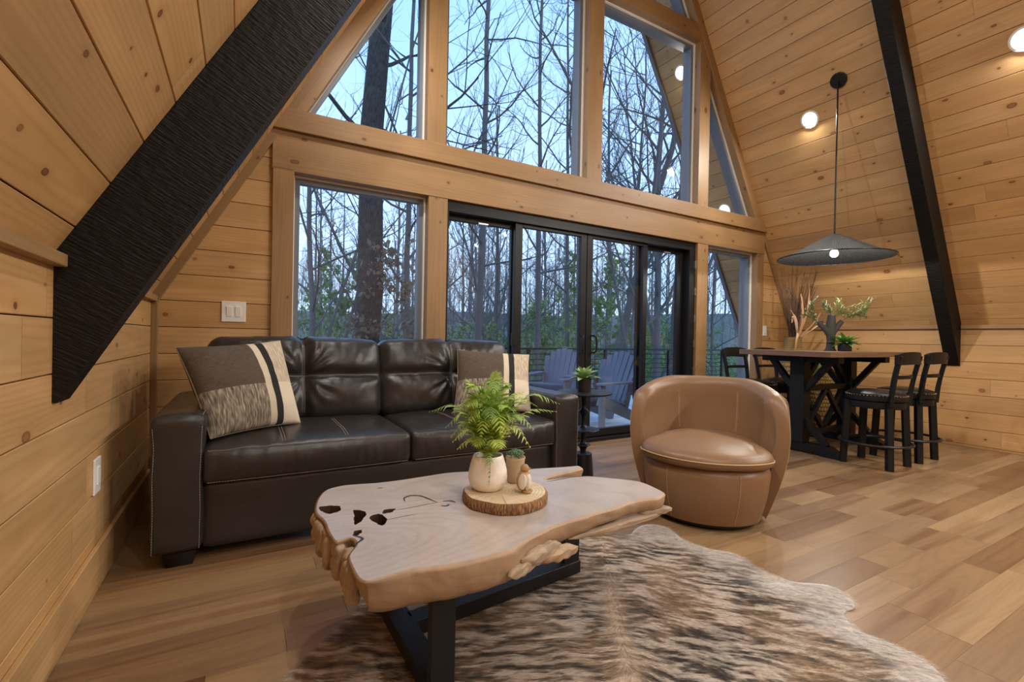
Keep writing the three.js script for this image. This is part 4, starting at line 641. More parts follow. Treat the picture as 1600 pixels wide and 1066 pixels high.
// ---- little succulent pot
{
  const o = thing('potted_succulent', 'small grey-green succulent in a tan pot behind the figurine', 'succulent', [0.858, SY, -1.455]), R = rng(44);
  part(o, 'pot', lathe([[0, 0], [0.026, 0], [0.028, 0.003], [0.034, 0.082], [0.0355, 0.084], [0.0355, 0.090], [0.032, 0.090], [0.031, 0.08], [0, 0.08]], 40), std({ color: lin(0.50, 0.36, 0.24), roughness: 0.75 }));
  const sm = [leafGreen(0.10, 0.19, 0.10, 0), leafGreen(0.15, 0.25, 0.13, 0)];
  for (let k = 0; k < 7; k++) { const a = k * 2.4, r = 0.011 * Math.sqrt(k), out = []; for (let i = 0; i < 16; i++) { const b = i * 2.4, t = i / 16, g = new THREE.SphereGeometry(1, 6, 5); g.scale(0.0045, 0.003, 0.008); g.translate(0, 0, 0.006 + 0.004 * (1 - t)); g.rotateX(-0.25 - 1.0 * t); g.rotateY(b); g.translate(0, 0.004 * t, 0); out.push(g); } const g = merged(out); g.translate(Math.cos(a) * r, 0.09 + 0.010 * (1 - k / 9) + 0.003 * R(), Math.sin(a) * r); part(o, 'rosette', g, sm[k % 2]); }
}
// ---- carved penguin
{
  const o = thing('penguin_figurine', 'small carved wooden penguin with whitewashed belly on the log slice', 'figurine', [0.826, SY, -1.345], 0.75);
  const wood = std({ color: lin(0.44, 0.25, 0.11), roughness: 0.6 }), white = std({ color: lin(0.68, 0.63, 0.54), roughness: 0.7 });
  const lump = (sx, sy, sz, a = 0.06, sd = 0) => { const g = new THREE.IcosahedronGeometry(1, 3), p = g.attributes.position; for (let i = 0; i < p.count; i++) { const s = 1 + a * noise(p.getX(i) * 2.2 + sd, p.getY(i) * 2.2, p.getZ(i) * 2.2); p.setXYZ(i, p.getX(i) * s * sx, p.getY(i) * s * sy, p.getZ(i) * s * sz); } g.computeVertexNormals(); return g; };
  part(o, 'body', lump(0.026, 0.036, 0.024, 0.1), wood, [0, 0.038, 0]); part(o, 'belly', lump(0.019, 0.028, 0.012, 0.15, 3), white, [-0.004, 0.036, 0.0165]);
  const h = part(o, 'head', lump(0.0145, 0.0145, 0.015, 0.1, 5), wood, [0.002, 0.079, 0.003]); const bk = new THREE.ConeGeometry(0.005, 0.018, 8); bk.rotateX(Math.PI / 2 + 0.1); part(h, 'beak', bk, wood, [0.006, -0.001, 0.018]);
  for (const s of [-1, 1]) { const g = lump(0.006, 0.026, 0.014, 0.1, s); g.rotateZ(s * 0.22); part(o, 'flipper', g, s < 0 ? white : wood, [s * 0.026, 0.042, 0.004]); const f = lump(0.010, 0.006, 0.015, 0.1, s * 2); part(o, 'foot', f, wood, [s * 0.011, 0.005, 0.015]); }
}
// ================================================================ SIDE TABLE AND ITS PLANT
{
  const o = thing('side_table', 'black round side table with a turned stacked-disc stem beside the sofa', 'side table', [2.13, 0, -2.66]);
  part(o, 'top', lathe([[0, 0.594], [0.188, 0.594], [0.196, 0.599], [0.196, 0.608], [0.192, 0.612], [0, 0.612]], 64), steelBlack);
  part(o, 'stem', lathe([[0.034, 0.595], [0.026, 0.58], [0.018, 0.54], [0.016, 0.522], [0.02, 0.495], [0.034, 0.476], [0.046, 0.47], [0.047, 0.466], [0.034, 0.461], [0.02, 0.44], [0.016, 0.41], [0.02, 0.375], [0.032, 0.352], [0.112, 0.346], [0.113, 0.338], [0.036, 0.332], [0.02, 0.31], [0.017, 0.285], [0.021, 0.255], [0.036, 0.238], [0.051, 0.234], [0.051, 0.228], [0.034, 0.222], [0.022, 0.2], [0.02, 0.18], [0.022, 0.17]], 40), steelBlack);
  part(o, 'base', lathe([[0, 0.173], [0.06, 0.173], [0.0635, 0.17], [0.077, 0.004], [0.075, 0], [0, 0]], 48), steelBlack);
}
function broadPlant(o, n, L, W, y, mats, R, tilt = [0.2, 1.1]) { for (let i = 0; i < n; i++) { const t = i / n, g = blade(L * (0.75 + 0.4 * R()), W * (0.8 + 0.4 * R()), 0.35, 0.18, 6); g.rotateX(-lerp(tilt[1], tilt[0], t) * (0.85 + 0.3 * R())); g.rotateY(i * 2.4 + R() * 0.4); g.translate(0, y + 0.012 * (1 - t), 0); part(o, 'leaf', g, mats[i % mats.length]); } }
{
  const o = thing('potted_plant', 'small pale-leaved plant in a black pot on the round side table', 'potted plant', [2.125, 0.612, -2.655]), R = rng(55);
  part(o, 'pot', lathe([[0, 0], [0.044, 0], [0.047, 0.003], [0.05, 0.094], [0.046, 0.096], [0.045, 0.085], [0, 0.085]], 40), blackWood);
  broadPlant(o, 26, 0.115, 0.055, 0.083, [leafGreen(0.36, 0.50, 0.22), leafGreen(0.26, 0.42, 0.16), leafGreen(0.48, 0.60, 0.33)], R, [0.2, 1.3]);
}
// ================================================================ SWITCH AND SOCKETS
{
  const o = thing('light_switch', 'white double rocker light switch on the plank wall above the sofa arm', 'light switch', [-0.05, 1.12, ZE - 0.021]);
  part(o, 'plate', box(0.136, 0.132, 0.008, 0.003), whitePlastic, [0, 0, 0.004]); for (const s of [-1, 1]) { const r = part(o, 'rocker', box(0.033, 0.066, 0.008, 0.002), whitePlastic, [s * 0.024, 0, 0.009]); r.rotation.x = 0.06; }
  const q = thing('wall_socket', 'white electrical outlet low on the plank wall beside the sofa', 'outlet', [XL, 0.432, -2.322]); q.rotation.y = Math.PI / 2;
  part(q, 'plate', box(0.088, 0.134, 0.008, 0.003), whitePlastic, [0, 0, 0.004]); part(q, 'outlet_face', box(0.035, 0.068, 0.006, 0.002), whitePlastic, [0, 0, 0.009]);
  const p = thing('switch_plate', 'white switch plate on the plank panel beside the dried branches', 'light switch', [5.65, 1.14, ZE - 0.021]);
  part(p, 'plate', box(0.08, 0.125, 0.008, 0.003), whitePlastic, [0, 0, 0.004]); part(p, 'rocker', box(0.034, 0.068, 0.008, 0.002), whitePlastic, [0, 0, 0.008]);
}
// ================================================================ DINING CORNER
const sawBump = dataTex(512, 128, (i, j) => 0.5 + 0.5 * fbm(i / 2.2, j / 30, 3, 3), false, 1 / 0.4, 1 / 0.1);
const blackTimber = std({ color: lin(0.008, 0.0075, 0.0075), roughness: 0.5, specularIntensity: 0.45, bumpMap: sawBump, bumpScale: 0.002 });
const topTex = dataTex(1024, 256, (i, j) => { const s = fbm(i / 160, j / 7, 3, 4), f = noise(i / 30, j / 2); const l = 1 + 0.28 * s + 0.06 * f; return [0.46 * l, 0.35 * l, 0.265 * l]; }, true, 1 / 1.2, 1 / 0.3);
const topMat = std({ map: topTex, roughness: 0.42 });
const DT = 0.922, TX0 = 4.14, TX1 = 5.60, TZ0 = -2.83, TZ1 = -2.02, TZC = (TZ0 + TZ1) / 2;
{
  const cx = (TX0 + TX1) / 2, o = thing('dining_table', 'counter-height trestle table with a brown plank top and black braced legs', 'dining table', [cx, 0, TZC]), hx = (TX1 - TX0) / 2, hz = (TZ1 - TZ0) / 2;
  const top = new THREE.Group(); top.name = 'table_top'; o.add(top); const w = (2 * hz) / 5;
  for (let k = 0; k < 5; k++) part(top, 'board', box(2 * hx - 0.2, 0.046, w - 0.0012, 0.003, k * 0.37, k * 0.11), topMat, [0, DT - 0.023, -hz + w * (k + 0.5)]);
  for (const s of [-1, 1]) part(top, 'end_board', box(0.1, 0.046, 2 * hz, 0.003, 0.2, 0.5), topMat, [s * (hx - 0.05), DT - 0.0232, 0]);
  const B = (n, a, b, ww, hh, r = 0.003) => part(o, n, bar(a, b, ww, hh, r), blackTimber);
  for (const s of [-1, 1]) {
    const x = s * (hx - 0.31); B('post', [x, 0.09, 0], [x, DT - 0.046, 0], 0.115, 0.125);
    // foot with sloping toes
    const sh = new THREE.Shape(V2s([[-0.36, 0], [-0.36, 0.03], [-0.27, 0.085], [0.27, 0.085], [0.36, 0.03], [0.36, 0], [0.22, 0], [0.19, 0.018], [-0.19, 0.018], [-0.22, 0]])), g = new THREE.ExtrudeGeometry(sh, { depth: 0.09, bevelEnabled: true, bevelThickness: 0.003, bevelSize: 0.003, bevelSegments: 1 }); g.translate(0, 0, -0.045); g.rotateY(Math.PI / 2); part(o, 'foot', g, blackTimber, [x, 0.003, 0]);
    B('top_bearer', [x, DT - 0.075, -0.34], [x, DT - 0.075, 0.34], 0.09, 0.055);
    for (const t of [-1, 1]) { B('brace', [x, 0.57, t * 0.05], [x, DT - 0.06, t * 0.28], 0.05, 0.05); B('brace', [x, 0.30, t * 0.05], [x, 0.085, t * 0.24], 0.05, 0.05); }
    B('long_brace', [x - s * 0.03, 0.60, 0], [x - s * 0.30, DT - 0.06, 0], 0.05, 0.05);
  }
  const xi = hx - 0.36; B('stretcher', [-xi, 0.575, 0], [xi, 0.575, 0], 0.05, 0.05); B('stretcher', [-xi, 0.16, 0], [xi, 0.16, 0], 0.05, 0.05);
  B('cross_brace', [-xi, 0.17, 0.012], [xi * 0.02, 0.57, 0.012], 0.035, 0.045); B('cross_brace', [-xi, 0.57, -0.012], [xi * 0.02, 0.17, -0.012], 0.035, 0.045); B('cross_brace', [0.0, 0.57, 0.012], [xi, 0.17, 0.012], 0.035, 0.045); B('cross_brace', [0, 0.17, -0.012], [xi, 0.57, -0.012], 0.035, 0.045);
}
// ---- swivel counter stools
const stoolSeat = std({ color: lin(0.012, 0.011, 0.0105), roughness: 0.34, specularIntensity: 0.7, bumpMap: leatherBump, bumpScale: 0.0008 });
const brass = std({ color: lin(0.32, 0.27, 0.2), roughness: 0.35, metalness: 0.9 });
function makeStool(label) {   // backrest towards local +z
  const o = thing('counter_stool', label, 'counter stool', [0, 0, 0], 0, 'counter stools at the dining table');
  for (const sx of [-1, 1]) for (const sz of [-1, 1]) part(o, 'leg', bar([sx * 0.155, 0, sz * 0.165], [sx * 0.138, 0.53, sz * 0.145], 0.045, 0.045, 0.003), blackTimber);
  part(o, 'apron', lathe([[0.165, 0.475], [0.193, 0.475], [0.196, 0.48], [0.196, 0.525], [0.193, 0.53], [0.165, 0.53]], 48), blackTimber);
  part(o, 'seat_ring', lathe([[0.15, 0.536], [0.204, 0.536], [0.207, 0.54], [0.207, 0.572], [0.2, 0.578], [0.15, 0.578]], 48), blackTimber);
  const seat = part(o, 'seat', lathe([[0, 0.622], [0.09, 0.620], [0.15, 0.613], [0.19, 0.6], [0.205, 0.586], [0.207, 0.574], [0, 0.57]], 48), stoolSeat);
  const nail = new THREE.SphereGeometry(0.0052, 6, 4), out = []; for (let i = 0; i < 52; i++) { const a = (i / 52) * 2 * Math.PI, g = nail.clone(); g.translate(Math.cos(a) * 0.207, 0.579, Math.sin(a) * 0.207); out.push(g); } part(seat, 'nail_heads', merged(out), brass);
  part(o, 'foot_ring', tube(seamLine(48, (t) => V3(Math.cos(t * 2 * Math.PI) * 0.246, 0.19, Math.sin(t * 2 * Math.PI) * 0.246)), 0.011, 8, false), steelBlack);
  for (const s of [-1, 1]) part(o, 'back_post', (() => { const P = curve([[s * 0.155, 0.50, 0.165], [s * 0.162, 0.60, 0.172], [s * 0.170, 0.74, 0.192], [s * 0.175, 0.90, 0.225]], 10), list = []; for (let i = 0; i < P.length - 1; i++) { const d = P[i + 1].clone().sub(P[i]).multiplyScalar(0.06); list.push(bar(P[i].clone().sub(d).toArray(), P[i + 1].clone().add(d).toArray(), 0.026, 0.032, 0.003)); } return merged(list); })(), blackTimber);
  const rail = (y, h, th, z0, name) => { const pos = [], idx = [], n = 16; for (let i = 0; i <= n; i++) { const t = (i / n) * 2 - 1, x = t * (name === 'top_rail' ? 0.205 : 0.16), z = z0 + 0.030 * (1 - t * t), hh = h / 2 * (name === 'top_rail' ? 1 - 0.25 * Math.pow(Math.abs(t), 6) : 1); for (const [dy, dz] of [[-hh, -th / 2], [hh, -th / 2], [hh, th / 2], [-hh, th / 2]]) pos.push(x, y + dy + (name === 'top_rail' ? 0.012 * (1 - t * t) : 0), z + dz); } for (let i = 0; i < n; i++) for (let k = 0; k < 4; k++) { const a = i * 4 + k, b = i * 4 + (k + 1) % 4; idx.push(a, a + 4, b, b, a + 4, b + 4); } idx.push(0, 1, 2, 0, 2, 3, n * 4, n * 4 + 2, n * 4 + 1, n * 4, n * 4 + 3, n * 4 + 2); const g = new THREE.BufferGeometry(); g.setAttribute('position', new THREE.Float32BufferAttribute(pos, 3)); g.setIndex(idx); part(o, name, toCreasedNormals(g, 0.7), blackTimber); };
  rail(0.875, 0.098, 0.024, 0.212, 'top_rail'); rail(0.735, 0.028, 0.018, 0.178, 'back_slat');
  return o;
}
{
  const s = makeStool('black counter stool nearest the viewer with nail-head seat, back turned to the room'); s.position.set(4.555, 0, -1.87);
  copyOf(s, [5.08, 0, -1.87], 0.0, 'black counter stool next to the low wall under the end of the rafter');
  copyOf(s, [4.485, 0, -2.90], Math.PI, 'black counter stool across the table in front of the narrow window');
  copyOf(s, [5.012, 0, -2.90], Math.PI, 'black counter stool across the table beside the wicker vase');
}
// ---- pendant
{
  const px = 4.93, pz = -2.385, yTop = YK + SL * (XRR - px), o = thing('pendant_lamp', 'black woven cone pendant lamp hanging over the dining table', 'pendant lamp', [px, 0, pz]);
  const iron = std({ color: lin(0.012, 0.011, 0.01), roughness: 0.35, metalness: 0.4 });
  const cg = lathe([[0, -0.028], [0.066, -0.028], [0.07, -0.024], [0.07, 0.002], [0, 0.002]], 40), cm = part(o, 'canopy', cg, iron, [0, yTop - 0.002, 0]); cm.quaternion.setFromUnitVectors(V3(0, -1, 0), V3(-SL, -1, 0).normalize());
  part(o, 'rod', tube([[-0.02, yTop - 0.015, 0], [-0.02, 2.02, 0]], 0.0075, 8), iron);
  const weave = dataTex(1024, 256, (i, j) => { const a = Math.sin(i * 2 * Math.PI / 8), b = noise(i / 6, j / 5); return 0.5 + 0.3 * a + 0.35 * b; }, false, 1, 1);
  const straw = dataTex(1024, 256, (i, j) => { const f = noise(i / 2.5, j / 40, 1) * 0.6 + noise(i / 9, j / 3, 4) * 0.5; const l = clamp(0.5 + f); return mix3([0.035, 0.035, 0.04], [0.17, 0.16, 0.15], l * l); }, true, 1, 1);
  const shadeMat = std({ map: straw, roughness: 0.7, bumpMap: weave, bumpScale: 0.006, side: THREE.DoubleSide });
  const RR = 0.475, RY = 1.815, prof = [[0.018, 2.04], [0.05, 2.03], [0.10, 2.006], [0.18, 1.963], [0.28, 1.906], [0.38, 1.852], [0.45, 1.822], [RR, RY]];
  const shd = part(o, 'shade', (() => { const g = lathe(prof, 144), p = g.attributes.position; for (let i = 0; i < p.count; i++) { const a = Math.atan2(p.getZ(i), p.getX(i)), r = Math.hypot(p.getX(i), p.getZ(i)), w = 0.004 * noise(Math.cos(a) * 9, Math.sin(a) * 9, r * 20) * (r / RR) + 0.0015 * Math.sin(a * 72); p.setY(i, p.getY(i) + w); } g.computeVertexNormals(); return g; })(), shadeMat, [-0.02, 0, 0]);
  part(shd, 'rim', tube(seamLine(72, (t) => V3(Math.cos(t * 2 * Math.PI) * RR, RY + 0.002 * noise(t * 40, 3), Math.sin(t * 2 * Math.PI) * RR)), 0.006, 6, false), iron);
  part(o, 'socket', lathe([[0, 2.03], [0.02, 2.03], [0.022, 1.94], [0.02, 1.912], [0, 1.912]], 20), iron, [-0.02, 0, 0]);
  const bulb = part(o, 'light_bulb', lathe([[0, 1.818], [0.018, 1.822], [0.031, 1.834], [0.036, 1.852], [0.033, 1.872], [0.02, 1.895], [0.014, 1.912], [0, 1.914]], 24), new THREE.MeshStandardMaterial({ color: 0x000000, emissive: lin(1.0, 0.86, 0.62), emissiveIntensity: 6 }), [-0.02, 0, 0]); void bulb;
  const L = new THREE.PointLight(LAMP, 2.6); L.name = 'pendant_bulb_light'; L.position.set(-0.02, 1.853, 0); L.castShadow = true; L.shadow.radius = 1.4; o.add(L);
}
// ---- tree-shaped vase with sprigs
{
  const o = thing('tree_vase', 'dark grey tree-trunk vase holding feathery green sprigs', 'vase', [4.92, DT + 0.001, -2.405], -0.52), R = rng(71), dark = std({ color: lin(0.055, 0.055, 0.062), roughness: 0.7 });
  const limb = (P, r0, r1) => tube(curve(P, 14), (t) => lerp(r0, r1, t), 12);
  const flat = (g, k) => { g.scale(1, 1, k); g.computeVertexNormals(); return g; };
  part(o, 'trunk', flat(tube(curve([[0, 0, 0], [0, 0.03, 0], [0.004, 0.10, 0], [0, 0.20, 0], [0.003, 0.30, 0], [0.006, 0.345, 0]], 24), (t) => 0.034 + 0.026 * Math.exp(-t * 7) + 0.012 * Math.exp(-Math.pow((t - 0.62) / 0.2, 2)), 18), 0.7), dark);
  part(o, 'branch', flat(limb([[-0.012, 0.16, 0], [-0.06, 0.215, 0], [-0.125, 0.265, 0]], 0.034, 0.021), 0.75), dark); part(o, 'branch', flat(limb([[0.012, 0.17, 0], [0.055, 0.225, 0], [0.105, 0.285, 0]], 0.034, 0.022), 0.75), dark);
  part(o, 'branch', flat(limb([[-0.085, 0.235, 0], [-0.09, 0.26, 0], [-0.088, 0.285, 0]], 0.018, 0.014), 0.8), dark);
  const gm = [leafGreen(0.27, 0.34, 0.13), leafGreen(0.33, 0.39, 0.17), leafGreen(0.20, 0.28, 0.17)];
  const sprig = (P, n, L) => { const c = new THREE.CatmullRomCurve3(P.map((p) => V3(...p)), false, 'centripetal'), out = [tube(c.getPoints(12), 0.0016, 4)]; for (let i = 0; i < n; i++) { const t = 0.18 + 0.82 * (i / n), p = c.getPoint(t), d = c.getTangent(t), g = blade(L * (0.7 + 0.6 * R()), 0.0075, 0.2, 0.1, 3); const dir = d.clone().multiplyScalar(0.7).add(V3(R() - 0.5, R() - 0.5, R() - 0.5).multiplyScalar(1.6)).normalize(); const y = V3(0, 1, 0).addScaledVector(dir, -dir.y).normalize(); g.applyMatrix4(new THREE.Matrix4().makeBasis(y.clone().cross(dir), y, dir).setPosition(p)); out.push(g); } part(o, 'sprig', merged(out), gm[Math.floor(R() * 3)]); };
  for (let k = 0; k < 3; k++) { const q = k * 0.03; sprig([[0, 0.33, 0], [-0.02 - q, 0.40, 0.02], [-0.07 - q, 0.47, 0.03 * k]], 34, 0.045); sprig([[0.004, 0.33, 0], [0.03 + q, 0.42, 0.01], [0.06 + q, 0.50, -0.03 * k]], 34, 0.045); }
  for (let k = 0; k < 4; k++) { const q = k * 0.035; sprig([[0.006, 0.33, 0], [0.10, 0.40 - q * 0.4, 0.02], [0.24, 0.45 - q, 0.03], [0.36 - q, 0.50 - q * 1.1, 0.02 * k]], 60, 0.045); sprig([[0.105, 0.28, 0], [0.18, 0.34, 0.01], [0.29, 0.39 - q * 0.5, 0.02 * k], [0.40 - q, 0.52 - q * 1.4, 0.02]], 60, 0.04); }
  for (let k = 0; k < 5; k++) { const q = k * 0.03; sprig([[-0.12, 0.265, 0], [-0.17, 0.30 + q * 0.4, 0.01], [-0.24, 0.33 + q, 0.02 * k], [-0.30 + q * 1.2, 0.34 + q * 1.4, 0.03]], 52, 0.045); }
}
{
  const o = thing('potted_plant', 'small bright green plant in a black pot beside the tree-trunk vase', 'potted plant', [4.92, DT + 0.001, -2.28]), R = rng(72);
  part(o, 'pot', lathe([[0, 0], [0.052, 0], [0.055, 0.003], [0.056, 0.068], [0.052, 0.07], [0.051, 0.06], [0, 0.06]], 40), steelBlack);
  broadPlant(o, 34, 0.145, 0.042, 0.06, [leafGreen(0.10, 0.34, 0.05), leafGreen(0.16, 0.42, 0.07), leafGreen(0.08, 0.26, 0.05)], R, [0.1, 1.05]);
}
// ---- woven floor vase with dried branches
const wickerTex = dataTex(512, 512, (i, j) => { const row = Math.floor(j / 16), s = Math.sin((i / 512) * 2 * Math.PI * 28 + (row % 2) * Math.PI), tv = (j % 16) / 16, rnd = Math.sin(Math.PI * tv); const l = 0.55 + 0.35 * rnd + 0.12 * s + 0.25 * noise(i / 9, j / 4, 2); return [0.66 * l, 0.52 * l, 0.29 * l]; });
const wickerBump = dataTex(512, 512, (i, j) => { const row = Math.floor(j / 16), s = Math.sin((i / 512) * 2 * Math.PI * 28 + (row % 2) * Math.PI), tv = (j % 16) / 16; return 0.35 + 0.35 * Math.sin(Math.PI * tv) + 0.22 * s; }, false);
function wicker(su, sv) { const m = wickerTex.clone(), b = wickerBump.clone(); m.repeat.set(su, sv); b.repeat.set(su, sv); m.needsUpdate = b.needsUpdate = true; return std({ map: m, roughness: 0.8, bumpMap: b, bumpScale: 0.008, side: THREE.DoubleSide }); }
{
  const o = thing('wicker_floor_vase', 'tall woven straw floor vase holding dried branches in the corner', 'floor vase', [5.57, 0, -3.13]);
  part(o, 'vase_body', lathe([[0, 0], [0.10, 0], [0.13, 0.02], [0.165, 0.2], [0.18, 0.4], [0.17, 0.6], [0.132, 0.8], [0.1, 0.93], [0.09, 1.0], [0.095, 1.06], [0.09, 1.065], [0.082, 1.0], [0.085, 0.9], [0, 0.88]], 64), wicker(1.4, 1.6));
  const R = rng(83), twig = std({ color: lin(0.075, 0.042, 0.028), roughness: 0.8 });
  for (let k = 0; k < 40; k++) {
    const a = R() * 6.283, sp = 0.05 + 0.16 * R(), h = 1.45 + 0.58 * R(), lean = k < 14 ? -0.22 : k < 25 ? 0.04 : 0.22, dx = Math.cos(a) * sp * 1.3 + lean * (0.7 + 1.1 * R()), dz = Math.sin(a) * sp * 0.5 + 0.04, list = [];
    const P = curve([[0.03 * Math.cos(a), 0.9, 0.03 * Math.sin(a)], [dx * 0.25, 1.12, dz * 0.25], [dx * 0.62, lerp(1.12, h, 0.5), dz * 0.6 + 0.02 * (R() - 0.5)], [dx, h, dz]], 14); list.push(tube(P, (t) => lerp(0.0042, 0.0012, t), 5));
    for (let j = 0; j < 4; j++) { const q = P[5 + Math.floor(R() * 8)], b = R() * 6.283, l = 0.08 + 0.14 * R(); list.push(tube(curve([q.toArray(), [q.x + Math.cos(b) * l * 0.3, q.y + l * 0.6, q.z + Math.sin(b) * l * 0.2], [q.x + Math.cos(b) * l * 0.4, q.y + l, q.z + Math.sin(b) * l * 0.3]], 5), (t) => lerp(0.002, 0.0007, t), 4)); }
    part(o, 'dried_branch', merged(list), twig);
  }
  const husk = [std({ color: lin(0.50, 0.28, 0.15), roughness: 0.8, side: THREE.DoubleSide }), std({ color: lin(0.60, 0.39, 0.24), roughness: 0.8, side: THREE.DoubleSide })];
  const leaf = (P, w, m) => { const c = curve(P, 12), pos = [], idx = []; c.forEach((p, i) => { const t = i / 12, ww = w * Math.pow(Math.sin(Math.PI * clamp(0.06 + t * 0.9)), 0.8), cu = 0.5 * Math.sin(t * 9); pos.push(p.x - ww, p.y + ww * cu, p.z, p.x, p.y - ww * 0.4, p.z + ww * 0.6, p.x + ww, p.y + ww * (0.6 - cu), p.z); if (i) { const a = 3 * i - 3; idx.push(a, a + 1, a + 3, a + 1, a + 4, a + 3, a + 1, a + 2, a + 4, a + 2, a + 5, a + 4); } }); const g = new THREE.BufferGeometry(); g.setAttribute('position', new THREE.Float32BufferAttribute(pos, 3)); g.setIndex(idx); g.computeVertexNormals(); part(o, 'dried_leaf', g, husk[m]); };
  leaf([[0, 1.02, 0.05], [0.0, 1.2, 0.1], [-0.02, 1.36, 0.12], [-0.04, 1.52, 0.12]], 0.0202, 0); leaf([[0.01, 1.04, 0.05], [0.05, 1.25, 0.1], [0.09, 1.45, 0.12], [0.11, 1.64, 0.12]], 0.0216, 0); leaf([[-0.02, 1.04, 0.06], [-0.1, 1.15, 0.1], [-0.18, 1.28, 0.12], [-0.27, 1.36, 0.12]], 0.022, 1); leaf([[0.03, 1.05, 0.06], [0.12, 1.13, 0.12], [0.24, 1.2, 0.16], [0.36, 1.23, 0.18]], 0.022, 1); leaf([[0.03, 1.04, 0.05], [0.10, 1.16, 0.12], [0.18, 1.26, 0.16], [0.24, 1.35, 0.18]], 0.0216, 0); leaf([[-0.03, 1.06, 0.06], [-0.11, 1.11, 0.12], [-0.17, 1.04, 0.14], [-0.19, 0.92, 0.14]], 0.023, 0); leaf([[0, 1.05, 0.04], [-0.06, 1.2, 0.08], [-0.14, 1.3, 0.08], [-0.20, 1.22, 0.1]], 0.02, 1); leaf([[0.02, 1.1, 0.05], [0.05, 1.3, 0.07], [0.05, 1.48, 0.07], [0.02, 1.6, 0.06]], 0.022, 0);
}
{
  const o = thing('wicker_planter', 'woven straw planter with green grass standing behind the trestle table', 'planter', [5.93, 0, -3.0]), R = rng(84);
  part(o, 'basket', lathe([[0, 0], [0.13, 0], [0.15, 0.02], [0.175, 0.25], [0.17, 0.45], [0.15, 0.62], [0.155, 0.66], [0.15, 0.665], [0.14, 0.62], [0, 0.58]], 56), wicker(1.4, 1.2));
  const gm = [leafGreen(0.16, 0.30, 0.05), leafGreen(0.25, 0.38, 0.08)];
  for (let k = 0; k < 60; k++) { const a = R() * 6.283, l = 0.16 + 0.14 * R(), sp = 0.05 + 0.10 * R(), g = tube(curve([[Math.cos(a) * 0.06, 0.6, Math.sin(a) * 0.06], [Math.cos(a) * sp, 0.6 + l * 0.7, Math.sin(a) * sp], [Math.cos(a) * (sp + 0.07), 0.6 + l * 0.85, Math.sin(a) * (sp + 0.07)]], 6), (t) => lerp(0.004, 0.0006, t), 4); part(o, 'grass_blade', g, gm[k % 2]); }
}
// ================================================================ OUTSIDE
const DY = -0.10, DZ = -6.95;
const deckMats = [[0.80, 0.82, 0.88], [0.88, 0.90, 0.96], [0.74, 0.76, 0.81]].map((c) => std({ color: lin(c[0] * 0.78, c[1] * 0.77, c[2] * 0.72), roughness: 0.7, bumpMap: floorTex, bumpScale: 0.001 }));
{
  const d = tag(new THREE.Group(), 'pale grey board deck outside the sliding door', 'deck', null, 'structure'); d.name = 'deck_floor'; scene.add(d); frame(d, [0, DY, 0], X1, V3(0, 0, -1), Y1);
  boards(d, 3.70, -DZ, 0.14, 3.70, () => [-1.0, 9.6], rng(61), { gap: 0.006, th: 0.03, ch: 0.003, lens: [3, 5], mats: deckMats, name: 'deck_board', minL: 1 });
  slab(d, 10.6, -DZ - 3.68, 0.1, darkGap, [4.3, (3.68 - DZ) / 2, -0.09]);
}
{
  const o = thing('deck_railing', 'black metal deck railing with thin horizontal bars behind the glass', 'railing', [4.3, DY, DZ]), H = 0.93;
  part(o, 'top_rail', box(10.6, 0.035, 0.07, 0.004), blackFrame, [0, H - 0.017, 0]); part(o, 'bottom_rail', box(10.6, 0.03, 0.04, 0.003), blackFrame, [0, 0.07, 0]);
  for (let k = 1; k < 9; k++) part(o, 'rail_bar', new THREE.CylinderGeometry(0.008, 0.008, 10.6, 6).rotateZ(Math.PI / 2), blackFrame, [0, 0.07 + k * 0.0935, 0]);
  for (let x = -5.2; x < 5.3; x += 1.74) part(o, 'post', box(0.05, H, 0.05, 0.003), blackFrame, [x, H / 2, 0]);
}
// ---- slatted deck chairs
function deckChair(label) {   // faces local +z
  const o = thing('adirondack_chair', label, 'deck chair', [0, 0, 0], 0, 'slatted deck chairs'), paint = std({ color: lin(0.135, 0.16, 0.215), roughness: 0.5 });
  const B = (n, a, b, w, h, m = paint) => part(o, n, bar(a, b, w, h, 0.004), m);
  for (const s of [-1, 1]) {
    B('front_leg', [s * 0.29, 0, 0.34], [s * 0.29, 0.55, 0.34], 0.035, 0.09); B('seat_rail', [s * 0.25, 0.37, 0.36], [s * 0.25, 0.035, -0.56], 0.03, 0.13);
    B('arm', [s * 0.32, 0.565, 0.42], [s * 0.32, 0.565, -0.30], 0.12, 0.024); B('arm_post', [s * 0.28, 0.55, -0.22], [s * 0.25, 0.22, -0.16], 0.03, 0.07); B('rear_brace', [s * 0.27, 0.56, -0.27], [s * 0.25, 0.10, -0.42], 0.03, 0.06);
  }
  for (let k = 0; k < 6; k++) { const t = k / 5, z = lerp(0.36, -0.12, t), y = lerp(0.385, 0.225, t) + 0.065; B('seat_slat', [-0.27, y, z], [0.27, y, z], 0.085, 0.02); }
  for (let k = 0; k < 7; k++) { const f = (k - 3) / 3, x = f * 0.245, h = 0.80 - 0.13 * f * f; B('back_slat', [x * 0.82, 0.20, -0.10], [x * 1.08, 0.20 + h * 0.93, -0.10 - h * 0.40], 0.079, 0.02); }
  B('back_rail', [-0.27, 0.33, -0.18], [0.27, 0.33, -0.18], 0.03, 0.06); B('back_rail', [-0.29, 0.60, -0.30], [0.29, 0.60, -0.30], 0.03, 0.06);
  return o;
}
{
  const c = deckChair('slate blue slatted deck chair facing the door, nearer the sofa'); c.position.set(4.05, DY, -5.75); c.rotation.y = Math.atan2(-0.80, 0.55);
  copyOf(c, [3.98, DY, -4.62], Math.atan2(-0.985, 0.17), 'slate blue slatted deck chair seen from the side beside the tan armchair');
}
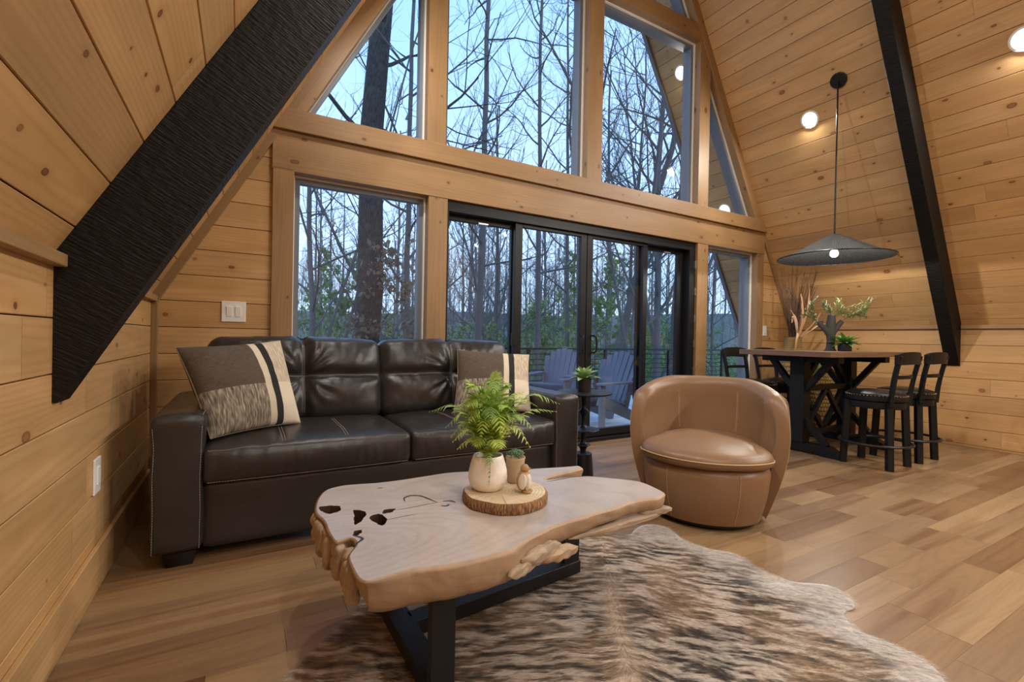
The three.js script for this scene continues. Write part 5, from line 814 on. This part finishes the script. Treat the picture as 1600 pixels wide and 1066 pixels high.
// ---- ground
const groundY = (x, z) => { const d = Math.hypot(x - 2, z + 3); return -2.6 - 1.9 * sstep(5, 24, d) + 10.5 * sstep(26, 100, d) + 0.35 * noise(x / 6, z / 6) + 1.6 * noise(x / 26, z / 26, 2) * sstep(12, 40, d); };
{
  const g = new THREE.PlaneGeometry(260, 200, 130, 100); g.rotateX(-Math.PI / 2); g.translate(35, 0, -95); const p = g.attributes.position, uv = g.attributes.uv; for (let i = 0; i < p.count; i++) { const x = p.getX(i), z = p.getZ(i); p.setY(i, z > -7.2 ? Math.min(groundY(x, z), -2.6) : groundY(x, z)); uv.setXY(i, x, z); } g.computeVertexNormals();
  const t = dataTex(512, 512, (i, j) => { const a = fbm(i / 12, j / 12, 2, 4), b = noise(i / 3, j / 3, 5), c = fbm(i / 60, j / 60, 9, 2); const l = clamp(0.5 + 0.7 * a + 0.3 * b); return mix3(mix3([0.42, 0.39, 0.36], [0.60, 0.56, 0.50], l), [0.36, 0.42, 0.30], clamp(0.25 + 1.2 * c)); }, true, 1 / 5, 1 / 5);
  tag(part(scene, 'ground', g, std({ map: t, roughness: 1 })), 'leaf-strewn wooded slope beyond the deck', 'ground', null, 'structure');
}
// ---- trees
const barkTree = dataTex(256, 512, (i, j) => { const f = fbm(i / 7, j / 40, 3, 4), m = fbm(i / 40, j / 40, 6, 3); const l = clamp(0.5 + 0.8 * f + 0.3 * m); return mix3([0.17, 0.16, 0.155], [0.44, 0.41, 0.38], l); }, true, 1 / 0.8, 1 / 1.6);
const barkMats = [std({ map: barkTree, color: lin(0.62, 0.60, 0.60), roughness: 0.95 }), std({ color: lin(0.125, 0.118, 0.116), roughness: 0.95 }), std({ color: lin(0.17, 0.163, 0.16), roughness: 0.95 }), std({ color: lin(0.15, 0.14, 0.136), roughness: 0.95 }), std({ color: lin(0.15, 0.105, 0.085), roughness: 0.95 })];
class Limbs {
  constructor() { this.pos = []; this.uv = []; this.idx = []; }
  add(P, r0, r1, sides) {
    const n = P.length, b = this.pos.length / 3; let X = null, len = 0;
    for (let i = 0; i < n; i++) {
      const a = P[Math.max(0, i - 1)], c = P[Math.min(n - 1, i + 1)], t = V3(c.x - a.x, c.y - a.y, c.z - a.z).normalize(); if (!X) X = Math.abs(t.x) > 0.8 ? V3(0, 0, 1) : V3(1, 0, 0); X = X.clone().addScaledVector(t, -X.dot(t)).normalize(); const Y = t.clone().cross(X), r = lerp(r0, r1, i / (n - 1)); if (i) len += P[i].distanceTo(P[i - 1]);
      for (let k = 0; k <= sides; k++) { const q = (k / sides) * 6.28318, cc = Math.cos(q) * r, ss = Math.sin(q) * r; this.pos.push(P[i].x + X.x * cc + Y.x * ss, P[i].y + X.y * cc + Y.y * ss, P[i].z + X.z * cc + Y.z * ss); this.uv.push((k / sides) * 6.283 * r, len); }
    }
    const m = sides + 1; for (let i = 0; i < n - 1; i++) for (let k = 0; k < sides; k++) { const a = b + i * m + k; this.idx.push(a, a + 1, a + m, a + 1, a + m + 1, a + m); }
  }
  geo() { const g = new THREE.BufferGeometry(); g.setAttribute('position', new THREE.Float32BufferAttribute(this.pos, 3)); g.setAttribute('uv', new THREE.Float32BufferAttribute(this.uv, 2)); g.setIndex(this.idx); g.computeVertexNormals(); return g; }
}
// shape: trunk height, radius, lean [x,z] per metre, lowest branch, branch count and length, sub-branches and twigs per branch
function growTree(R, { H = 14, r = 0.12, lean = [0, 0], low = 0.25, n = 18, bl = 3, sub = 4, twig = 4, up = 0.55, fork = 0, leaves = 0, leafSize = 0.09, droop = 0 }) {
  const T = new Limbs(), B = new Limbs(), tips = [];
  const grow = (p0, dir, L, rad, depth) => {
    const seg = depth === 0 ? 5 : depth === 1 ? 4 : 3, P = [p0.clone()], d = dir.clone();
    for (let i = 0; i < seg; i++) { d.add(V3((R() - 0.5) * 0.5, (R() - 0.5) * 0.35 + up * 0.13 - droop, (R() - 0.5) * 0.5)).normalize(); P.push(P[i].clone().addScaledVector(d, L / seg)); }
    B.add(P, rad, rad * (depth < 2 ? 0.35 : 0.4), depth === 0 ? 5 : 3); if (depth >= 1) tips.push(...P.slice(1));
    const kids = depth === 0 ? sub : depth === 1 ? twig : 0;
    for (let k = 0; k < kids; k++) { const t = 0.25 + 0.75 * ((k + R()) / kids), q = Math.min(seg - 1, Math.floor(t * seg)), p = P[q].clone().lerp(P[q + 1], t * seg - q), ax = P[q + 1].clone().sub(P[q]).normalize(), rnd = V3(R() - 0.5, R() - 0.5 + 0.15, R() - 0.5).normalize(); grow(p, ax.multiplyScalar(0.7).addScaledVector(rnd, 0.85).normalize(), L * (0.35 + 0.3 * R()), rad * 0.48 * (1 - 0.4 * t), depth + 1); }
  };
  const nt = 14, P = []; let wob = V3(0, 0, 0); for (let i = 0; i <= nt; i++) { const y = (i / nt) * H; wob.add(V3((R() - 0.5) * 0.10, 0, (R() - 0.5) * 0.10).multiplyScalar(H / 14)); P.push(V3(lean[0] * y + wob.x, y, lean[1] * y + wob.z)); }
  T.add(P, r, r * 0.28, 12);
  for (let k = 0; k < n; k++) { const t = low + (0.98 - low) * ((k + 0.5 * R()) / n), q = Math.min(nt - 1, Math.floor(t * nt)), p = P[q].clone().lerp(P[q + 1], t * nt - q), a = k * 2.4 + R(), u = up * (0.6 + 0.8 * R()); grow(p, V3(Math.cos(a), u, Math.sin(a)).normalize(), bl * (1.15 - 0.75 * t) * (0.7 + 0.6 * R()), Math.min(r * 0.42, 0.012 + bl * 0.011) * (1.1 - 0.6 * t), 0); }
  for (let k = 0; k < fork; k++) { const q = P[Math.floor(nt * (0.16 + 0.12 * k))], a = R() * 6.283, F = [q.clone()], d = V3(Math.cos(a) * 0.45, 1, Math.sin(a) * 0.45).normalize(); for (let i = 0; i < 8; i++) { d.add(V3((R() - 0.5) * 0.15, 0.03, (R() - 0.5) * 0.15)).normalize(); F.push(F[i].clone().addScaledVector(d, H * 0.09)); } T.add(F, r * 0.55, r * 0.14, 7); for (let i = 0; i < n * 0.6; i++) { const t = 0.25 + 0.72 * (i / (n * 0.6)), s = Math.min(7, Math.floor(t * 8)), b = i * 2.4; grow(F[s].clone().lerp(F[s + 1], t * 8 - s), V3(Math.cos(b), up, Math.sin(b)).normalize(), bl * 0.7 * (1.1 - 0.5 * t), r * 0.2, 0); } }
  let LG = null; if (leaves) { const L = { p: [], i: [] }; for (let k = 0; k < leaves; k++) { const c = tips[Math.floor(R() * tips.length)], s = leafSize * (0.6 + 0.8 * R()), d = V3(R() - 0.5, R() - 0.9, R() - 0.5).normalize(), e = V3(R() - 0.5, R() - 0.5, R() - 0.5).cross(d).normalize(), o = c.clone().add(V3(R() - 0.5, R() - 0.5, R() - 0.5).multiplyScalar(0.10)), b = L.p.length / 3; for (const [u, v] of [[0, 0], [0.4, 0.35], [1, 0], [0.4, -0.35]]) L.p.push(o.x + d.x * s * u + e.x * s * v, o.y + d.y * s * u + e.y * s * v, o.z + d.z * s * u + e.z * s * v); L.i.push(b, b + 1, b + 2, b, b + 2, b + 3); } LG = new THREE.BufferGeometry(); LG.setAttribute('position', new THREE.Float32BufferAttribute(L.p, 3)); LG.setIndex(L.i); LG.computeVertexNormals(); }
  return { trunk: T.geo(), limbs: B.geo(), leaves: LG };
}
const greenLeaf = [std({ color: lin(0.24, 0.33, 0.11), roughness: 0.7, side: THREE.DoubleSide, transmission: 0.35, thickness: 0 }), std({ color: lin(0.16, 0.25, 0.10), roughness: 0.7, side: THREE.DoubleSide, transmission: 0.35, thickness: 0 })];
const brownLeaf = std({ color: lin(0.17, 0.125, 0.085), roughness: 0.8, side: THREE.DoubleSide, transmission: 0.25, thickness: 0 });
function plant(T, x, z, label, mat, leafMat, turn = 0, s = 1, group, name = 'tree') {
  const o = thing(name, label, name === 'tree' ? 'tree' : 'young tree', [x, groundY(x, z) - 0.1, z], turn, group); o.scale.setScalar(s);
  part(o, 'trunk', T.trunk, mat); part(o, 'branches', T.limbs, mat); if (T.leaves) part(o, 'foliage', T.leaves, leafMat); return o;
}
// ground point seen along a picture column at a given depth
const outAt = (px, d) => { const k = (px - 800) / 734.6, yaw = 29.843 * RAD; return [(Math.sin(yaw) + k * Math.cos(yaw)) * d, (-Math.cos(yaw) + k * Math.sin(yaw)) * d]; };
const sideways = (f) => [Math.cos(29.843 * RAD) * f, Math.sin(29.843 * RAD) * f];
{
  const R = rng(501), hero = (px, d, o, label, mat = barkMats[1], leaf) => { const [x, z] = outAt(px, d); return plant(growTree(R, o), x, z, label, mat, leaf); };
  hero(555, 9.5, { H: 22, r: 0.31, lean: sideways(0.022), low: 0.30, n: 14, bl: 4, sub: 5, twig: 4 }, 'thick-trunked tree close behind the window over the sofa', barkMats[0]);
  hero(494, 11, { H: 13, r: 0.085, lean: sideways(-0.035), low: 0.2, n: 18, bl: 3, fork: 2 }, 'slender forked tree at the edge of the window behind the sofa');
  hero(610, 9.0, { H: 5.6, r: 0.03, lean: [0, 0], low: 0.2, n: 16, bl: 1.3, sub: 5, twig: 4, up: 0.35, droop: 0.07, leaves: 1500, leafSize: 0.10 }, 'young tree still hung with dry brown leaves behind the sofa', barkMats[1], brownLeaf);
  hero(634, 12, { H: 16, r: 0.10, low: 0.25, n: 16, bl: 3.2, fork: 2 }, 'forked tree framed by the triangular gable window');
  hero(741, 14, { H: 20, r: 0.125, low: 0.30, n: 26, bl: 2.7, sub: 5, twig: 4, up: 0.15 }, 'straight dark tree behind the left panel of the sliding door');
  hero(772, 19, { H: 14, r: 0.11, low: 0.28, n: 20, bl: 4, sub: 5, twig: 4, up: 1.1, fork: 2 }, 'spreading bare tree beside the straight dark trunk');
  hero(846, 15, { H: 19, r: 0.10, lean: sideways(-0.012), low: 0.32, n: 22, bl: 2.8, sub: 6 }, 'dark tree behind the second door panel');
  hero(884, 18, { H: 19, r: 0.10, lean: sideways(0.01), low: 0.3, n: 22, bl: 3, sub: 6 }, 'dark tree next to the meeting stiles of the door');
  hero(903, 9.5, { H: 15, r: 0.10, lean: sideways(-0.004), low: 0.42, n: 16, bl: 3, up: 0.8 }, 'dark tree crossing the edge of the middle upper window');
  hero(918, 16, { H: 19, r: 0.16, lean: sideways(0.24), low: 0.34, n: 18, bl: 3.6, sub: 6 }, 'leaning tree slanting across the third door panel');
  hero(966, 17, { H: 16, r: 0.085, lean: sideways(0.045), low: 0.3, n: 20, bl: 3 }, 'thin tree tilted behind the third door panel');
  hero(1030, 15, { H: 18, r: 0.135, low: 0.28, n: 22, bl: 4, sub: 5, twig: 5, up: 0.9, fork: 2 }, 'stout forking tree behind the right door panel', barkMats[1]);
  hero(1052, 12, { H: 16, r: 0.125, lean: sideways(0.03), low: 0.4, n: 14, bl: 3 }, 'reddish brown trunk at the edge of the right door panel', barkMats[4]);
  hero(985, 10, { H: 13, r: 0.075, lean: sideways(0.06), low: 0.3, n: 22, bl: 3.2, sub: 5, twig: 5, up: 0.9, fork: 2 }, 'branching tree filling the upper window beside the overhang');
  hero(1122, 16, { H: 14, r: 0.06, low: 0.2, n: 24, bl: 2.4, sub: 6 }, 'thin bare tree behind the narrow window');
}
{
  const R = rng(777), kinds = [
    growTree(R, { H: 16, r: 0.12, low: 0.22, n: 22, bl: 3.2, sub: 5, twig: 4, up: 0.8 }), growTree(R, { H: 13, r: 0.075, low: 0.2, n: 24, bl: 2.4, sub: 5, twig: 4, up: 1.0, fork: 1 }),
    growTree(R, { H: 18, r: 0.14, low: 0.35, n: 20, bl: 3.4, sub: 5, twig: 4, up: 0.5 }), growTree(R, { H: 9, r: 0.04, low: 0.15, n: 22, bl: 1.7, sub: 5, twig: 4, up: 0.9 }), growTree(R, { H: 11, r: 0.05, low: 0.25, n: 22, bl: 2.0, sub: 5, twig: 4, up: 1.2, fork: 1 }) ];
  const leafy = [growTree(R, { H: 5.5, r: 0.04, low: 0.15, n: 20, bl: 1.7, sub: 5, twig: 4, leaves: 2600, leafSize: 0.13 }), growTree(R, { H: 4, r: 0.03, low: 0.1, n: 18, bl: 1.5, sub: 5, twig: 4, leaves: 2200, leafSize: 0.11 })];
  for (let k = 0; k < 96; k++) {
    const px = 430 + 760 * ((k * 0.618) % 1) + (R() - 0.5) * 30, d = 24 + 60 * Math.pow(R(), 0.7), [x, z] = outAt(px, d), t = Math.floor(R() * 5);
    plant(kinds[t], x, z, `${['tall spreading', 'slim forked', 'tall straight', 'thin low', 'upright forked'][t]} bare tree ${d < 45 ? 'in the near woods' : 'far off in the woods'} seen ${px < 680 ? 'through the window behind the sofa' : px < 805 ? 'through the left door panel' : px < 910 ? 'through the second door panel' : px < 1000 ? 'through the third door panel' : px < 1085 ? 'through the right door panel' : 'through the narrow window'}`, barkMats[1 + (k % 2)], null, R() * 6.28, 0.75 + 0.5 * R(), 'bare trees in the woods beyond the deck');
  }
  for (let k = 0; k < 150; k++) {
    const px = 425 + 770 * ((k * 0.7548) % 1), d = 46 + 56 * R(), [x, z] = outAt(px, d), t = [1, 3, 4, 0][k % 4];
    plant(kinds[t], x, z, `slender bare tree on the far hillside ${px < 680 ? 'behind the sofa window' : px < 910 ? 'behind the left door panels' : px < 1085 ? 'behind the right door panels' : 'behind the narrow window'}`, barkMats[1 + (k % 2)], null, R() * 6.28, 0.7 + 0.4 * R(), 'bare trees on the far hillside');
  }
  for (let k = 0; k < 40; k++) { const px = 440 + 740 * ((k * 0.618 + 0.3) % 1), d = 17 + 36 * R(), [x, z] = outAt(px, d); plant(leafy[k % 2], x, z, `young tree leafing out ${k % 3 ? 'pale' : 'dull'} green ${d < 32 ? 'near' : 'beyond'} the deck ${px < 680 ? 'through the window behind the sofa' : px < 805 ? 'through the left door panel' : px < 910 ? 'through the second door panel' : px < 1000 ? 'through the third door panel' : px < 1085 ? 'through the right door panel' : 'through the narrow window'}`, barkMats[2], greenLeaf[k % 3 ? 0 : 1], R() * 6.28, 0.8 + 0.6 * R(), 'leafing young trees in the woods', 'young_tree'); }
}
renderer.render(scene, camera);
